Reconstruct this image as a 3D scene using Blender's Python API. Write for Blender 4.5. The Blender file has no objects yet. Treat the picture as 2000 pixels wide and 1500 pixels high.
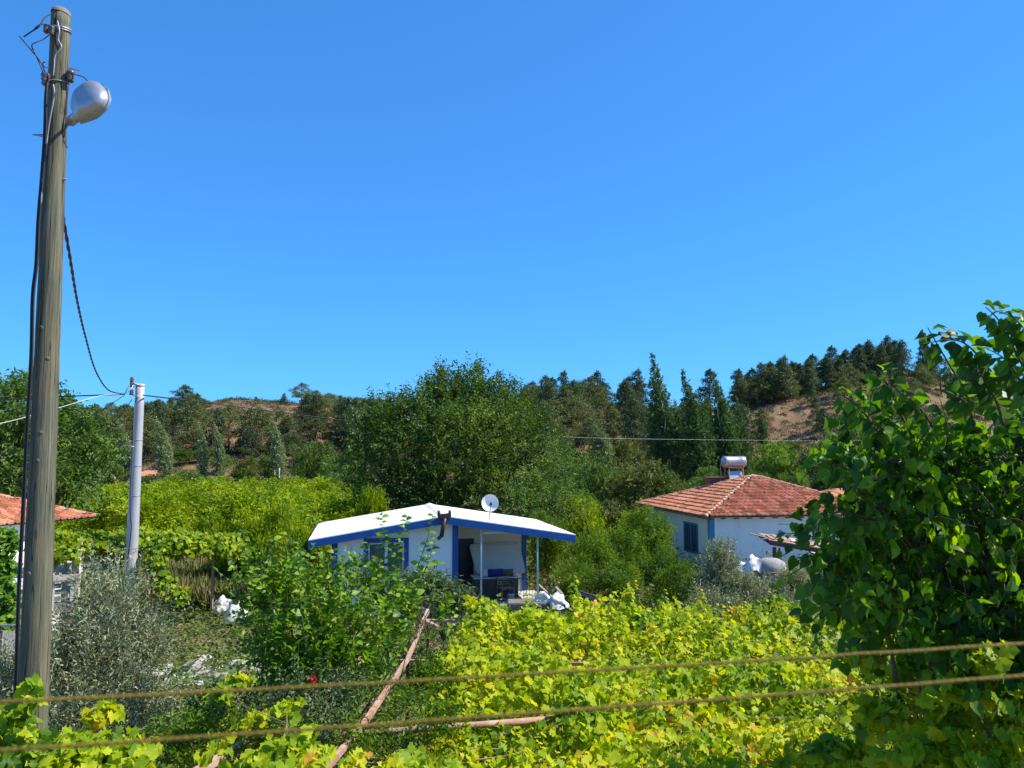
import bpy, math, random
import numpy as np
from mathutils import Vector, Matrix, Euler, noise

# ------------------------------------------------------------------ camera, world, sun
S = bpy.context.scene
COL = S.collection
H = 5.5
PITCH = math.radians(5.14)
cam_d = bpy.data.cameras.new('camera')
cam = bpy.data.objects.new('camera', cam_d)
COL.objects.link(cam)
cam.location = (0, 0, H)
cam.rotation_euler = (math.pi / 2 + PITCH, 0, 0)
cam_d.sensor_width = 36
cam_d.lens = 27
cam_d.clip_start = 0.05
cam_d.clip_end = 9000
cam_d.dof.use_dof = True
cam_d.dof.focus_distance = 16
cam_d.dof.aperture_fstop = 4.5
S.camera = cam

SUN_EL, SUN_AZ = 50, 88            # azimuth clockwise from +Y (the view direction)
w = bpy.data.worlds.new('World')
S.world = w
w.use_nodes = True
nt = w.node_tree
for n in list(nt.nodes):
    nt.nodes.remove(n)
sky = nt.nodes.new('ShaderNodeTexSky')
sky.sky_type = 'NISHITA'
sky.sun_disc = False
sky.sun_elevation = math.radians(SUN_EL)
sky.sun_rotation = math.radians(SUN_AZ)
sky.altitude = 600
sky.air_density = 1.0
sky.dust_density = 0.35
sky.ozone_density = 3.0
gam = nt.nodes.new('ShaderNodeGamma')
gam.inputs['Gamma'].default_value = 0.65
hsv = nt.nodes.new('ShaderNodeVectorMath')
hsv.operation = 'MULTIPLY'
hsv.inputs[1].default_value = (.36, 1.13, 2.12)
bg = nt.nodes.new('ShaderNodeBackground')
bg.inputs['Strength'].default_value = 0.12
wo = nt.nodes.new('ShaderNodeOutputWorld')
nt.links.new(sky.outputs[0], gam.inputs['Color'])
nt.links.new(gam.outputs[0], hsv.inputs[0])
nt.links.new(hsv.outputs[0], bg.inputs['Color'])
nt.links.new(bg.outputs[0], wo.inputs['Surface'])

sd = bpy.data.lights.new('sun', 'SUN')
sd.energy = 5.0
sd.angle = math.radians(0.5)
sd.color = (1.0, 0.93, 0.80)
sun = bpy.data.objects.new('sun', sd)
COL.objects.link(sun)
_a, _e = math.radians(SUN_AZ), math.radians(SUN_EL)
SUNV = Vector((math.sin(_a) * math.cos(_e), math.cos(_a) * math.cos(_e), math.sin(_e)))
sun.rotation_euler = SUNV.to_track_quat('Z', 'Y').to_euler()
sun.location = SUNV * 100

S.view_settings.view_transform = 'Standard'
S.view_settings.look = 'None'
S.view_settings.gamma = 1
S.view_settings.exposure = 0.62
S.cycles.max_bounces = 8
S.cycles.transparent_max_bounces = 8
S.cycles.sample_clamp_indirect = 6

# ------------------------------------------------------------------ helpers
R = random.Random(7)
NR = np.random.default_rng(11)
cp, sp = math.cos(PITCH), math.sin(PITCH)

def ray(px, py):
    """x and z per metre of distance for a point of the 2000x1500 photograph"""
    dx, dy = (px - 1000) / 1500, (750 - py) / 1500
    k = 1 / (cp - dy * sp)
    return k * dx, k * (sp + dy * cp)

def at(px, py, D):
    rx, rz = ray(px, py)
    return Vector((rx * D, D, H + rz * D))

def tag(o, label=None, cat=None, group=None, kind=None):
    if label: o['label'] = label
    if cat: o['category'] = cat
    if group: o['group'] = group
    if kind: o['kind'] = kind
    return o

def empty(name, loc, rz=0, label=None, cat=None, group=None):
    o = bpy.data.objects.new(name, None)
    COL.objects.link(o)
    o.location = loc
    o.rotation_euler = (0, 0, rz)
    o.empty_display_size = 0.2
    return tag(o, label, cat, group)

def link(name, me, mat, parent=None, loc=None):
    o = bpy.data.objects.new(name, me)
    COL.objects.link(o)
    if mat is not None and len(me.materials) == 0:
        me.materials.append(mat)
    if parent: o.parent = parent
    if loc is not None: o.location = loc
    return o

def copy_tree(o, parent=None):
    c = o.copy()
    COL.objects.link(c)
    c.parent = parent
    for ch in o.children:
        copy_tree(ch, c)
    return c

class MB:
    """collects polygons and links them as one mesh object"""
    def __init__(s):
        s.v, s.f, s.sm = [], [], []
    def add(s, vs, fs, smooth=False):
        b = len(s.v)
        s.v += [tuple(x) for x in vs]
        s.f += [tuple(i + b for i in f) for f in fs]
        s.sm += [smooth] * len(fs)
        return s
    def box(s, x0, x1, y0, y1, z0, z1, M=None, bev=0.0):
        if bev <= 0:
            vs = [(x, y, z) for z in (z0, z1) for y in (y0, y1) for x in (x0, x1)]
            fs = [(0, 2, 3, 1), (4, 5, 7, 6), (0, 1, 5, 4), (2, 6, 7, 3), (0, 4, 6, 2), (1, 3, 7, 5)]
        else:
            import bmesh
            bm = bmesh.new()
            bmesh.ops.create_cube(bm, size=1)
            for q in bm.verts:
                q.co = Vector(((x0 + x1) / 2 + q.co.x * (x1 - x0), (y0 + y1) / 2 + q.co.y * (y1 - y0), (z0 + z1) / 2 + q.co.z * (z1 - z0)))
            bmesh.ops.bevel(bm, geom=bm.edges[:], offset=bev, segments=2, affect='EDGES')
            bm.verts.index_update()
            vs = [q.co.copy() for q in bm.verts]
            fs = [[q.index for q in f.verts] for f in bm.faces]
            bm.free()
        if M is not None: vs = [M @ Vector(q) for q in vs]
        return s.add(vs, fs)
    def hexa(s, bottom, top):
        vs = list(bottom) + list(top)
        return s.add(vs, [(3, 2, 1, 0), (4, 5, 6, 7), (0, 1, 5, 4), (1, 2, 6, 5), (2, 3, 7, 6), (3, 0, 4, 7)])
    def bar(s, a, b, wx, wz, roll=0.0):
        a, b = Vector(a), Vector(b)
        d = (b - a).normalized()
        up = Vector((0, 0, 1)) if abs(d.z) < 0.95 else Vector((0, 1, 0))
        x = d.cross(up).normalized()
        z = x.cross(d).normalized()
        x, z = x * math.cos(roll) + z * math.sin(roll), z * math.cos(roll) - x * math.sin(roll)
        q = [(-1, -1), (1, -1), (1, 1), (-1, 1)]
        return s.hexa([a + x * i * wx / 2 + z * j * wz / 2 for i, j in q], [b + x * i * wx / 2 + z * j * wz / 2 for i, j in q])
    def tube(s, pts, rad, n=8, cap=True, wob=0.0, seed=0):
        pts = [Vector(p) for p in pts]
        if not hasattr(rad, '__len__'): rad = [rad] * len(pts)
        vs, fs = [], []
        prev = None
        for i, p in enumerate(pts):
            d = (pts[min(i + 1, len(pts) - 1)] - pts[max(i - 1, 0)])
            d = d.normalized() if d.length > 1e-9 else Vector((0, 0, 1))
            if prev is None:
                up = Vector((0, 0, 1)) if abs(d.z) < 0.9 else Vector((1, 0, 0))
                x = d.cross(up).normalized()
            else:
                x = (prev - d * prev.dot(d)).normalized()
            prev = x
            y = d.cross(x)
            for k in range(n):
                a = 2 * math.pi * k / n
                r = rad[i]
                if wob:
                    r *= 1 + wob * noise.noise(Vector((math.cos(a) * 1.5, math.sin(a) * 1.5, i * 0.35 + seed)))
                vs.append(p + x * math.cos(a) * r + y * math.sin(a) * r)
        for i in range(len(pts) - 1):
            for k in range(n):
                k2 = (k + 1) % n
                fs.append((i * n + k, i * n + k2, (i + 1) * n + k2, (i + 1) * n + k))
        s.add(vs, fs, True)
        if cap:
            b = len(s.v) - len(vs)
            s.f += [tuple(b + k for k in reversed(range(n))), tuple(b + (len(pts) - 1) * n + k for k in range(n))]
            s.sm += [False, False]
        return s
    def lathe(s, prof, n=20, M=None, smooth=True):
        vs, fs = [], []
        for r, z in prof:
            for k in range(n):
                a = 2 * math.pi * k / n
                vs.append(Vector((r * math.cos(a), r * math.sin(a), z)))
        for i in range(len(prof) - 1):
            for k in range(n):
                k2 = (k + 1) % n
                fs.append((i * n + k, i * n + k2, (i + 1) * n + k2, (i + 1) * n + k))
        if M is not None: vs = [M @ q for q in vs]
        return s.add(vs, fs, smooth)
    def build(s, name, mat, parent=None, loc=None):
        me = bpy.data.meshes.new(name)
        me.from_pydata([tuple(q) for q in s.v], [], s.f)
        me.polygons.foreach_set('use_smooth', s.sm)
        me.update()
        return link(name, me, mat, parent, loc)

# ------------------------------------------------------------------ materials
def new_mat(name):
    m = bpy.data.materials.new(name)
    m.use_nodes = True
    nt = m.node_tree
    for n in list(nt.nodes): nt.nodes.remove(n)
    out = nt.nodes.new('ShaderNodeOutputMaterial')
    return m, nt, out

def ramp(nt, stops, fac):
    r = nt.nodes.new('ShaderNodeValToRGB')
    el = r.color_ramp.elements
    while len(el) < len(stops): el.new(0.5)
    for e, (p, c) in zip(el, stops):
        e.position = p
        e.color = (*c, 1)
    nt.links.new(fac, r.inputs[0])
    return r.outputs[0]

def surf(name, c1, c2=None, scale=4.0, rough=0.8, metal=0.0, bump=0.0, stretch=(1, 1, 1), c3=None, detail=5.0, spot=None, spotscale=1.5, spotpos=0.6, coord='Object', bscale=None):
    """wear-noise surface: c1..c2(..c3) by noise, an optional layer of stains, fine bump"""
    m, nt, out = new_mat(name)
    N, L = nt.nodes.new, nt.links.new
    tc = N('ShaderNodeTexCoord')
    mp = N('ShaderNodeMapping')
    mp.inputs['Scale'].default_value = stretch
    L(tc.outputs[coord], mp.inputs[0])
    nz = N('ShaderNodeTexNoise')
    nz.inputs['Scale'].default_value = scale
    nz.inputs['Detail'].default_value = detail
    nz.inputs['Roughness'].default_value = 0.62
    L(mp.outputs[0], nz.inputs['Vector'])
    c2 = c2 or c1
    stops = [(0.32, c1), (0.68, c2)] if c3 is None else [(0.3, c1), (0.5, c2), (0.7, c3)]
    col = ramp(nt, stops, nz.outputs[0])
    if spot is not None:
        n2 = N('ShaderNodeTexNoise')
        n2.inputs['Scale'].default_value = spotscale
        n2.inputs['Detail'].default_value = 8
        n2.inputs['Roughness'].default_value = 0.7
        L(mp.outputs[0], n2.inputs['Vector'])
        f = ramp(nt, [(spotpos, (0, 0, 0)), (spotpos + 0.1, (1, 1, 1))], n2.outputs[0])
        mx = N('ShaderNodeMix')
        mx.data_type = 'RGBA'
        L(f, mx.inputs['Factor'])
        L(col, mx.inputs['A'])
        mx.inputs['B'].default_value = (*spot, 1)
        col = mx.outputs['Result']
    b = N('ShaderNodeBsdfPrincipled')
    L(col, b.inputs['Base Color'])
    b.inputs['Roughness'].default_value = rough
    b.inputs['Metallic'].default_value = metal
    if bump:
        n3 = N('ShaderNodeTexNoise')
        n3.inputs['Scale'].default_value = bscale or scale * 4
        n3.inputs['Detail'].default_value = 6
        L(mp.outputs[0], n3.inputs['Vector'])
        bp = N('ShaderNodeBump')
        bp.inputs['Strength'].default_value = bump
        bp.inputs['Distance'].default_value = 0.02
        L(n3.outputs[0], bp.inputs['Height'])
        L(bp.outputs[0], b.inputs['Normal'])
    L(b.outputs[0], out.inputs[0])
    return m

def leaf_mat(name, stops, trans=0.4, tcol=(1.35, 1.25, 0.45), rough=0.5, patch=0.25, pscale=0.5, spec=0.22):
    """leaf: colour chosen per leaf along the stops, shifted by slow patches; thin and translucent"""
    m, nt, out = new_mat(name)
    N, L = nt.nodes.new, nt.links.new
    g = N('ShaderNodeNewGeometry')
    oi = N('ShaderNodeObjectInfo')
    ad = N('ShaderNodeMath'); ad.operation = 'ADD'
    L(g.outputs['Random Per Island'], ad.inputs[0])
    L(oi.outputs['Random'], ad.inputs[1])
    fr = N('ShaderNodeMath'); fr.operation = 'FRACT'
    L(ad.outputs[0], fr.inputs[0])
    nz = N('ShaderNodeTexNoise')
    nz.inputs['Scale'].default_value = pscale
    nz.inputs['Detail'].default_value = 3
    L(g.outputs['Position'], nz.inputs['Vector'])
    mr = N('ShaderNodeMapRange')
    mr.inputs[1].default_value = 0.3; mr.inputs[2].default_value = 0.7
    mr.inputs[3].default_value = -patch; mr.inputs[4].default_value = patch
    L(nz.outputs[0], mr.inputs[0])
    mul = N('ShaderNodeMath'); mul.operation = 'MULTIPLY_ADD'
    L(fr.outputs[0], mul.inputs[0])
    mul.inputs[1].default_value = 1 - patch
    L(mr.outputs[0], mul.inputs[2])
    ad2 = N('ShaderNodeMath'); ad2.operation = 'ADD'
    L(mul.outputs[0], ad2.inputs[0]); ad2.inputs[1].default_value = patch / 2
    col = ramp(nt, stops, ad2.outputs[0])
    pb = N('ShaderNodeBsdfPrincipled')
    pb.inputs['Roughness'].default_value = rough
    pb.inputs['Specular IOR Level'].default_value = spec
    L(col, pb.inputs['Base Color'])
    tr = N('ShaderNodeBsdfTranslucent')
    vm = N('ShaderNodeVectorMath'); vm.operation = 'MULTIPLY'
    L(col, vm.inputs[0]); vm.inputs[1].default_value = tcol
    L(vm.outputs[0], tr.inputs['Color'])
    mx = N('ShaderNodeMixShader')
    mx.inputs[0].default_value = trans
    L(pb.outputs[0], mx.inputs[1]); L(tr.outputs[0], mx.inputs[2])
    L(mx.outputs[0], out.inputs[0])
    return m

M = {}
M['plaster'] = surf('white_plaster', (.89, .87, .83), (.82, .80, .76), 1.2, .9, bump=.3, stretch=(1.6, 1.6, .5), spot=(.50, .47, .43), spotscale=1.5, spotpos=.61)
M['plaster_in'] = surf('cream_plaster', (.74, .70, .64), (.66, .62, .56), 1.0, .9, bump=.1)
M['roof_white'] = surf('white_roof_sheet', (.86, .87, .88), (.78, .80, .82), .8, .5, bump=.05, spot=(.5, .5, .5), spotscale=2.5, spotpos=.68)
M['blue'] = surf('blue_paint', (.004, .065, .27), (.006, .08, .31), 3, .45, bump=.05)
M['teal'] = surf('teal_paint', (.03, .20, .34), (.05, .26, .40), 3, .6)
M['white_metal'] = surf('white_metal_paint', (.78, .78, .78), (.68, .68, .67), 6, .4)
M['dish'] = surf('dish_grey', (.66, .67, .70), (.60, .61, .64), 4, .45)
M['dark'] = surf('dark_metal', (.03, .028, .03), (.06, .055, .055), 8, .5, metal=.3)
M['black'] = surf('black_rubber', (.012, .012, .014), (.02, .02, .022), 8, .55)
M['door'] = surf('dark_navy_door', (.008, .01, .03), (.012, .014, .04), 4, .4)
M['brown_metal'] = surf('dark_brown_metal', (.045, .02, .017), (.07, .03, .025), 6, .5)
M['glass'] = surf('window_glass', (.05, .06, .07), (.07, .08, .09), 2, .08)
M['curtain'] = surf('lace_curtain', (.42, .42, .44), (.26, .26, .28), 9, .9, stretch=(6, 6, .3))
M['mattress'] = surf('mattress_cloth', (.62, .58, .53), (.54, .50, .46), 2, .95, bump=.1)
M['cloth_brown'] = surf('brown_striped_cloth', (.07, .045, .035), (.14, .09, .07), 6, .95, stretch=(9, 9, .2), bump=.2)
M['cloth_blue'] = surf('navy_cloth', (.012, .02, .12), (.02, .03, .17), 5, .9)
M['cloth_pattern'] = surf('brown_patterned_cloth', (.05, .025, .02), (.22, .13, .09), 14, .9)
M['cloth_white'] = surf('white_cloth', (.62, .62, .60), (.5, .5, .49), 6, .9, bump=.2)
M['sack'] = surf('white_woven_sack', (.75, .74, .72), (.60, .59, .57), 7, .85, bump=.4, spot=(.25, .22, .2), spotscale=6, spotpos=.64)
M['concrete'] = surf('rough_concrete', (.34, .33, .31), (.25, .24, .225), 3, .95, bump=.5, spot=(.15, .14, .12), spotscale=2)
M['concrete_light'] = surf('pale_concrete', (.50, .50, .50), (.40, .40, .395), 2, .9, bump=.3, spot=(.22, .20, .17), spotscale=1.3, spotpos=.58)
M['stone'] = surf('pale_stone', (.46, .43, .40), (.30, .27, .24), 3, .95, bump=.6, spot=(.17, .14, .11), spotscale=3)
M['stone_dark'] = surf('dark_rubble', (.20, .18, .15), (.12, .11, .09), 5, .95, bump=.8)
M['steel_pole'] = surf('grey_pole_paint', (.44, .44, .46), (.36, .36, .38), 3, .55, metal=.1, spot=(.25, .22, .2), spotscale=3, spotpos=.66, stretch=(2, 2, .25))
M['alu'] = surf('brushed_aluminium', (.46, .46, .48), (.38, .38, .40), 8, .33, metal=.6)
M['lampglass'] = surf('lamp_glass', (.5, .52, .52), (.45, .46, .46), 8, .12)
M['rust'] = surf('rusty_steel', (.30, .15, .10), (.43, .27, .19), 7, .8, bump=.3, spot=(.50, .34, .26), spotscale=2.2, spotpos=.5)
M['rust_dark'] = surf('dark_rust', (.10, .03, .02), (.17, .055, .035), 6, .8, bump=.3)
M['tile'] = None
M['ridge'] = surf('pale_ridge_tile', (.52, .30, .20), (.42, .22, .15), 5, .85, bump=.2, spot=(.22, .14, .1), spotscale=7)
M['chimney'] = surf('terracotta_brick', (.32, .12, .08), (.25, .09, .06), 5, .9, bump=.3)
M['wood_old'] = surf('weathered_board', (.30, .26, .22), (.19, .15, .12), 6, .9, stretch=(1, 1, 6), bump=.4)
M['wood_white'] = surf('whitewashed_board', (.62, .61, .60), (.5, .48, .46), 5, .9, bump=.3, spot=(.3, .26, .22), spotscale=4, spotpos=.6)
M['brick'] = surf('orange_brick', (.42, .19, .10), (.33, .14, .08), 6, .9, bump=.4)
M['bark'] = surf('grey_bark', (.13, .10, .075), (.075, .055, .04), 12, .95, stretch=(1, 1, .25), bump=.7)
M['bark_pine'] = surf('pine_bark', (.14, .09, .06), (.09, .055, .04), 6, .95)
M['bark_pale'] = surf('pale_poplar_bark', (.36, .36, .31), (.22, .22, .18), 4, .9)
M['twig'] = surf('green_brown_twig', (.16, .15, .05), (.11, .08, .04), 9, .8)
M['cane'] = surf('tan_vine_cane', (.30, .20, .11), (.20, .13, .07), 12, .85)
M['rope'] = surf('yellow_brown_rope', (.24, .17, .010), (.15, .10, .006), 60, .8, bump=.3, bscale=300)
M['rose'] = surf('red_petal', (.55, .008, .03), (.70, .02, .05), 20, .6)
M['ceramic'] = surf('brown_insulator', (.10, .07, .06), (.16, .12, .10), 8, .3)
M['galv'] = surf('galvanised_steel', (.40, .41, .42), (.28, .28, .29), 12, .5, metal=.5, spot=(.25, .15, .1), spotscale=9)

def tile_material():
    m, nt, out = new_mat('red_roof_tile')
    N, L = nt.nodes.new, nt.links.new
    g = N('ShaderNodeNewGeometry'); oi = N('ShaderNodeObjectInfo')
    ad = N('ShaderNodeMath'); ad.operation = 'ADD'
    L(g.outputs['Random Per Island'], ad.inputs[0]); L(oi.outputs['Random'], ad.inputs[1])
    fr = N('ShaderNodeMath'); fr.operation = 'FRACT'
    L(ad.outputs[0], fr.inputs[0])
    col = ramp(nt, [(0, (.34, .105, .045)), (.25, (.50, .18, .085)), (.6, (.62, .25, .125)), (.9, (.72, .34, .19)), (1, (.42, .22, .13))], fr.outputs[0])
    nz = N('ShaderNodeTexNoise'); nz.inputs['Scale'].default_value = 3.5; nz.inputs['Detail'].default_value = 8; nz.inputs['Roughness'].default_value = .7
    L(g.outputs['Position'], nz.inputs['Vector'])
    f = ramp(nt, [(.52, (0, 0, 0)), (.68, (1, 1, 1))], nz.outputs[0])
    mx = N('ShaderNodeMix'); mx.data_type = 'RGBA'
    L(f, mx.inputs['Factor']); L(col, mx.inputs['A']); mx.inputs['B'].default_value = (.20, .10, .07, 1)
    b = N('ShaderNodeBsdfPrincipled'); b.inputs['Roughness'].default_value = .85
    L(mx.outputs['Result'], b.inputs['Base Color'])
    L(b.outputs[0], out.inputs[0])
    return m
M['tile'] = tile_material()

def pole_wood():
    m, nt, out = new_mat('old_pole_wood')
    N, L = nt.nodes.new, nt.links.new
    tc = N('ShaderNodeTexCoord')
    mp = N('ShaderNodeMapping'); mp.inputs['Scale'].default_value = (14, 14, .55)
    L(tc.outputs['Object'], mp.inputs[0])
    n1 = N('ShaderNodeTexNoise'); n1.inputs['Scale'].default_value = 2.2; n1.inputs['Detail'].default_value = 9; n1.inputs['Roughness'].default_value = .7
    L(mp.outputs[0], n1.inputs['Vector'])
    grain = ramp(nt, [(.28, (.035, .033, .026)), (.45, (.105, .10, .075)), (.58, (.16, .152, .115)), (.75, (.25, .235, .185))], n1.outputs[0])
    # slow greenish / tan patches
    n2 = N('ShaderNodeTexNoise'); n2.inputs['Scale'].default_value = 1.3; n2.inputs['Detail'].default_value = 4
    L(tc.outputs['Object'], n2.inputs['Vector'])
    pf = ramp(nt, [(.4, (.86, .94, .80)), (.66, (1.15, 1.0, .80))], n2.outputs[0])
    vm = N('ShaderNodeVectorMath'); vm.operation = 'MULTIPLY'
    L(grain, vm.inputs[0]); L(pf, vm.inputs[1])
    # drying cracks
    mp2 = N('ShaderNodeMapping'); mp2.inputs['Scale'].default_value = (9, 9, .22)
    L(tc.outputs['Object'], mp2.inputs[0])
    n3 = N('ShaderNodeTexNoise'); n3.inputs['Scale'].default_value = 1.7; n3.inputs['Detail'].default_value = 2
    L(mp2.outputs[0], n3.inputs['Vector'])
    ab = N('ShaderNodeMath'); ab.operation = 'SUBTRACT'; L(n3.outputs[0], ab.inputs[0]); ab.inputs[1].default_value = .5
    a2 = N('ShaderNodeMath'); a2.operation = 'ABSOLUTE'; L(ab.outputs[0], a2.inputs[0])
    cr = ramp(nt, [(.0, (.10, .09, .08)), (.007, (.35, .35, .35)), (.016, (1, 1, 1))], a2.outputs[0])
    v2 = N('ShaderNodeVectorMath'); v2.operation = 'MULTIPLY'
    L(vm.outputs[0], v2.inputs[0]); L(cr, v2.inputs[1])
    # knots
    vo = N('ShaderNodeTexVoronoi'); vo.inputs['Scale'].default_value = 3.4
    mp3 = N('ShaderNodeMapping'); mp3.inputs['Scale'].default_value = (1.3, 1.3, .55)
    L(tc.outputs['Object'], mp3.inputs[0]); L(mp3.outputs[0], vo.inputs['Vector'])
    kn = ramp(nt, [(.035, (.25, .2, .16)), (.075, (1.1, 1.05, 1)), (.11, (.7, .66, .6)), (.15, (1, 1, 1))], vo.outputs['Distance'])
    v3 = N('ShaderNodeVectorMath'); v3.operation = 'MULTIPLY'
    L(v2.outputs[0], v3.inputs[0]); L(kn, v3.inputs[1])
    b = N('ShaderNodeBsdfPrincipled'); b.inputs['Roughness'].default_value = .85
    L(v3.outputs[0], b.inputs['Base Color'])
    hm = N('ShaderNodeMath'); hm.operation = 'MULTIPLY'; L(n1.outputs[0], hm.inputs[0]); L(cr, hm.inputs[1])
    bp = N('ShaderNodeBump'); bp.inputs['Strength'].default_value = .8; bp.inputs['Distance'].default_value = .012
    L(hm.outputs[0], bp.inputs['Height']); L(bp.outputs[0], b.inputs['Normal'])
    L(b.outputs[0], out.inputs[0])
    return m
M['pole'] = pole_wood()

LM = {}
LM['grape'] = leaf_mat('grape_leaf', [(0, (.07, .16, .012)), (.2, (.18, .32, .015)), (.5, (.40, .50, .012)), (.8, (.52, .58, .018)), (.93, (.68, .62, .03)), (1, (.60, .34, .04))], .5, (1.3, 1.2, .4), .5, .36, 1.1)  # wide tone patches: yellow and green growth, plus shaded hollows put into the colour
LM['grape_green'] = leaf_mat('grape_leaf_green', [(0, (.08, .16, .015)), (.5, (.22, .34, .015)), (.85, (.38, .46, .02)), (1, (.50, .48, .03))], .45, (1.3, 1.2, .4), .45, .25, .8)
LM['mulberry'] = leaf_mat('mulberry_leaf', [(0, (.016, .050, .006)), (.5, (.045, .125, .010)), (.85, (.10, .22, .012)), (1, (.20, .32, .02))], .48, (2.7, 2.4, .25), .42, .2, 1.2, .28)
LM['shrub'] = leaf_mat('plum_leaf', [(0, (.05, .13, .012)), (.5, (.13, .26, .018)), (.85, (.24, .38, .022)), (1, (.38, .46, .04))], .42, (1.7, 1.6, .4), .42, .2, 1.0, .3)
LM['elm'] = leaf_mat('elm_leaf', [(0, (.026, .055, .016)), (.5, (.065, .12, .026)), (.85, (.14, .215, .035)), (1, (.26, .32, .05))], .35, (1.5, 1.5, .5), .45, .25, .5)
LM['pale'] = leaf_mat('pale_green_leaf', [(0, (.06, .11, .03)), (.5, (.11, .19, .04)), (.9, (.18, .27, .06)), (1, (.25, .31, .08))], .35, (1.4, 1.4, .5), .45, .2, .4)
LM['citrus'] = leaf_mat('citrus_leaf', [(0, (.06, .12, .006)), (.4, (.18, .28, .006)), (.8, (.33, .42, .008)), (1, (.46, .46, .02))], .42, (1.4, 1.35, .3), .45, .3, .35)
LM['citrus_dark'] = leaf_mat('orange_tree_leaf', [(0, (.03, .08, .010)), (.5, (.09, .185, .014)), (.85, (.19, .30, .018)), (1, (.38, .38, .03))], .4, (1.5, 1.4, .4), .42, .3, .6)
LM['round'] = leaf_mat('light_round_tree_leaf', [(0, (.09, .16, .02)), (.6, (.17, .28, .03)), (1, (.28, .36, .05))], .35, (1.3, 1.3, .4), .5, .2, .3)
LM['loquat'] = leaf_mat('dull_olive_brown_leaf', [(0, (.06, .08, .02)), (.5, (.11, .15, .03)), (.85, (.18, .20, .05)), (1, (.24, .15, .07))], .3, (1.3, 1.3, .5), .5, .25, .4)
LM['pine'] = leaf_mat('pine_needle', [(0, (.055, .08, .028)), (.5, (.12, .15, .05)), (.9, (.20, .225, .07)), (1, (.27, .25, .09))], .28, (1.3, 1.3, .6), .6, .3, .03, .3)
LM['pine_dark'] = leaf_mat('dark_pine_needle', [(0, (.035, .058, .030)), (.5, (.075, .11, .048)), (1, (.15, .185, .07))], .25, (1.2, 1.3, .6), .6, .25, .03, .3)
LM['poplar'] = leaf_mat('poplar_leaf', [(0, (.025, .06, .020)), (.5, (.06, .115, .036)), (.9, (.11, .18, .055)), (1, (.20, .26, .11))], .32, (1.3, 1.4, .6), .42, .2, .4, .3)
LM['poplar_silver'] = leaf_mat('silver_poplar_leaf', [(0, (.07, .11, .04)), (.5, (.18, .235, .10)), (.9, (.36, .41, .21)), (1, (.52, .55, .34))], .3, (1.2, 1.3, .7), .4, .2, .4)
LM['olive'] = leaf_mat('olive_leaf', [(0, (.09, .115, .055)), (.4, (.20, .235, .12)), (.75, (.36, .39, .24)), (1, (.60, .62, .46))], .28, (1.2, 1.2, .6), .42, .15, .8)
LM['oleander'] = leaf_mat('grey_green_leaf', [(0, (.05, .09, .035)), (.5, (.10, .155, .065)), (1, (.20, .26, .12))], .3, (1.3, 1.3, .5), .42, .2, .8)
LM['weed'] = leaf_mat('weed_leaf', [(0, (.06, .10, .02)), (.5, (.12, .18, .035)), (.9, (.20, .25, .06)), (1, (.28, .24, .10))], .3, (1.3, 1.3, .5), .6, .3, .4)
LM['grass'] = leaf_mat('dry_grass_blade', [(0, (.13, .19, .045)), (.5, (.24, .27, .09)), (.85, (.36, .31, .15)), (1, (.42, .32, .18))], .3, (1.2, 1.2, .6), .6, .3, .5)
LM['bean'] = leaf_mat('bean_leaf', [(0, (.05, .14, .015)), (.5, (.12, .26, .02)), (1, (.26, .40, .04))], .4, (1.5, 1.4, .4), .42, .2, 1)
LM['scrub'] = leaf_mat('hill_scrub_leaf', [(0, (.035, .05, .02)), (.5, (.08, .095, .035)), (.85, (.15, .13, .055)), (1, (.22, .14, .08))], .15, (1.2, 1.2, .6), .8, .3, .03, .2)

# ------------------------------------------------------------------ leaves
def T_(vs, fs):
    return np.array(vs, float), fs
# (along, across, out of the plane)
LEAF_DIAMOND = T_([(0, 0, 0), (1, 0, -.08), (.45, .5, .10), (.45, -.5, .10)], [(0, 1, 2), (0, 3, 1)])
LEAF_CARD = T_([(0, 0, 0), (.35, .5, .06), (1, .1, -.05), (.45, -.5, .05)], [(0, 3, 2, 1)])
LEAF_OVATE = T_([(0, 0, 0), (.5, 0, -.04), (1, 0, -.22), (.12, .36, .05), (.45, .5, .07), (.78, .27, -.05), (.12, -.36, .05), (.45, -.5, .07), (.78, -.27, -.05)],
                [(0, 4, 3), (0, 1, 4), (1, 5, 4), (1, 2, 5), (0, 6, 7), (0, 7, 1), (1, 7, 8), (1, 8, 2)])
LEAF_HEART = T_([(0, 0, 0), (.5, 0, -.05), (1, 0, -.30), (-.12, .25, .04), (.12, .48, .06), (.45, .48, .05), (.78, .22, -.10),
                 (-.12, -.25, .04), (.12, -.48, .06), (.45, -.48, .05), (.78, -.22, -.10)],
                [(0, 4, 3), (0, 5, 4), (0, 1, 5), (1, 6, 5), (1, 2, 6), (0, 7, 8), (0, 8, 9), (0, 9, 1), (1, 9, 10), (1, 10, 2)])
_go0 = [(0, 0, 0), (-.16, .30, .08), (.06, .42, .03), (.14, .58, .08), (.36, .47, -.01), (.62, .47, -.08), (.72, .33, -.02), (1, 0, -.20),
       (.72, -.33, -.02), (.62, -.47, -.08), (.36, -.47, -.01), (.14, -.58, .08), (.06, -.42, .03), (-.16, -.30, .08)]
_go = [(a, b, c * 1.7) for a, b, c in _go0]
LEAF_GRAPE = T_(_go + [(.32, 0, -.07)], [(14, i + 1, i) for i in range(13)] + [(14, 0, 13)])
LEAF_NARROW = T_([(0, 0, 0), (1, 0, -.1), (.4, .5, .04), (.4, -.5, .04)], [(0, 1, 2), (0, 3, 1)])

def nrm(a):
    return a / np.maximum(np.linalg.norm(a, axis=1, keepdims=True), 1e-9)

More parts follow.
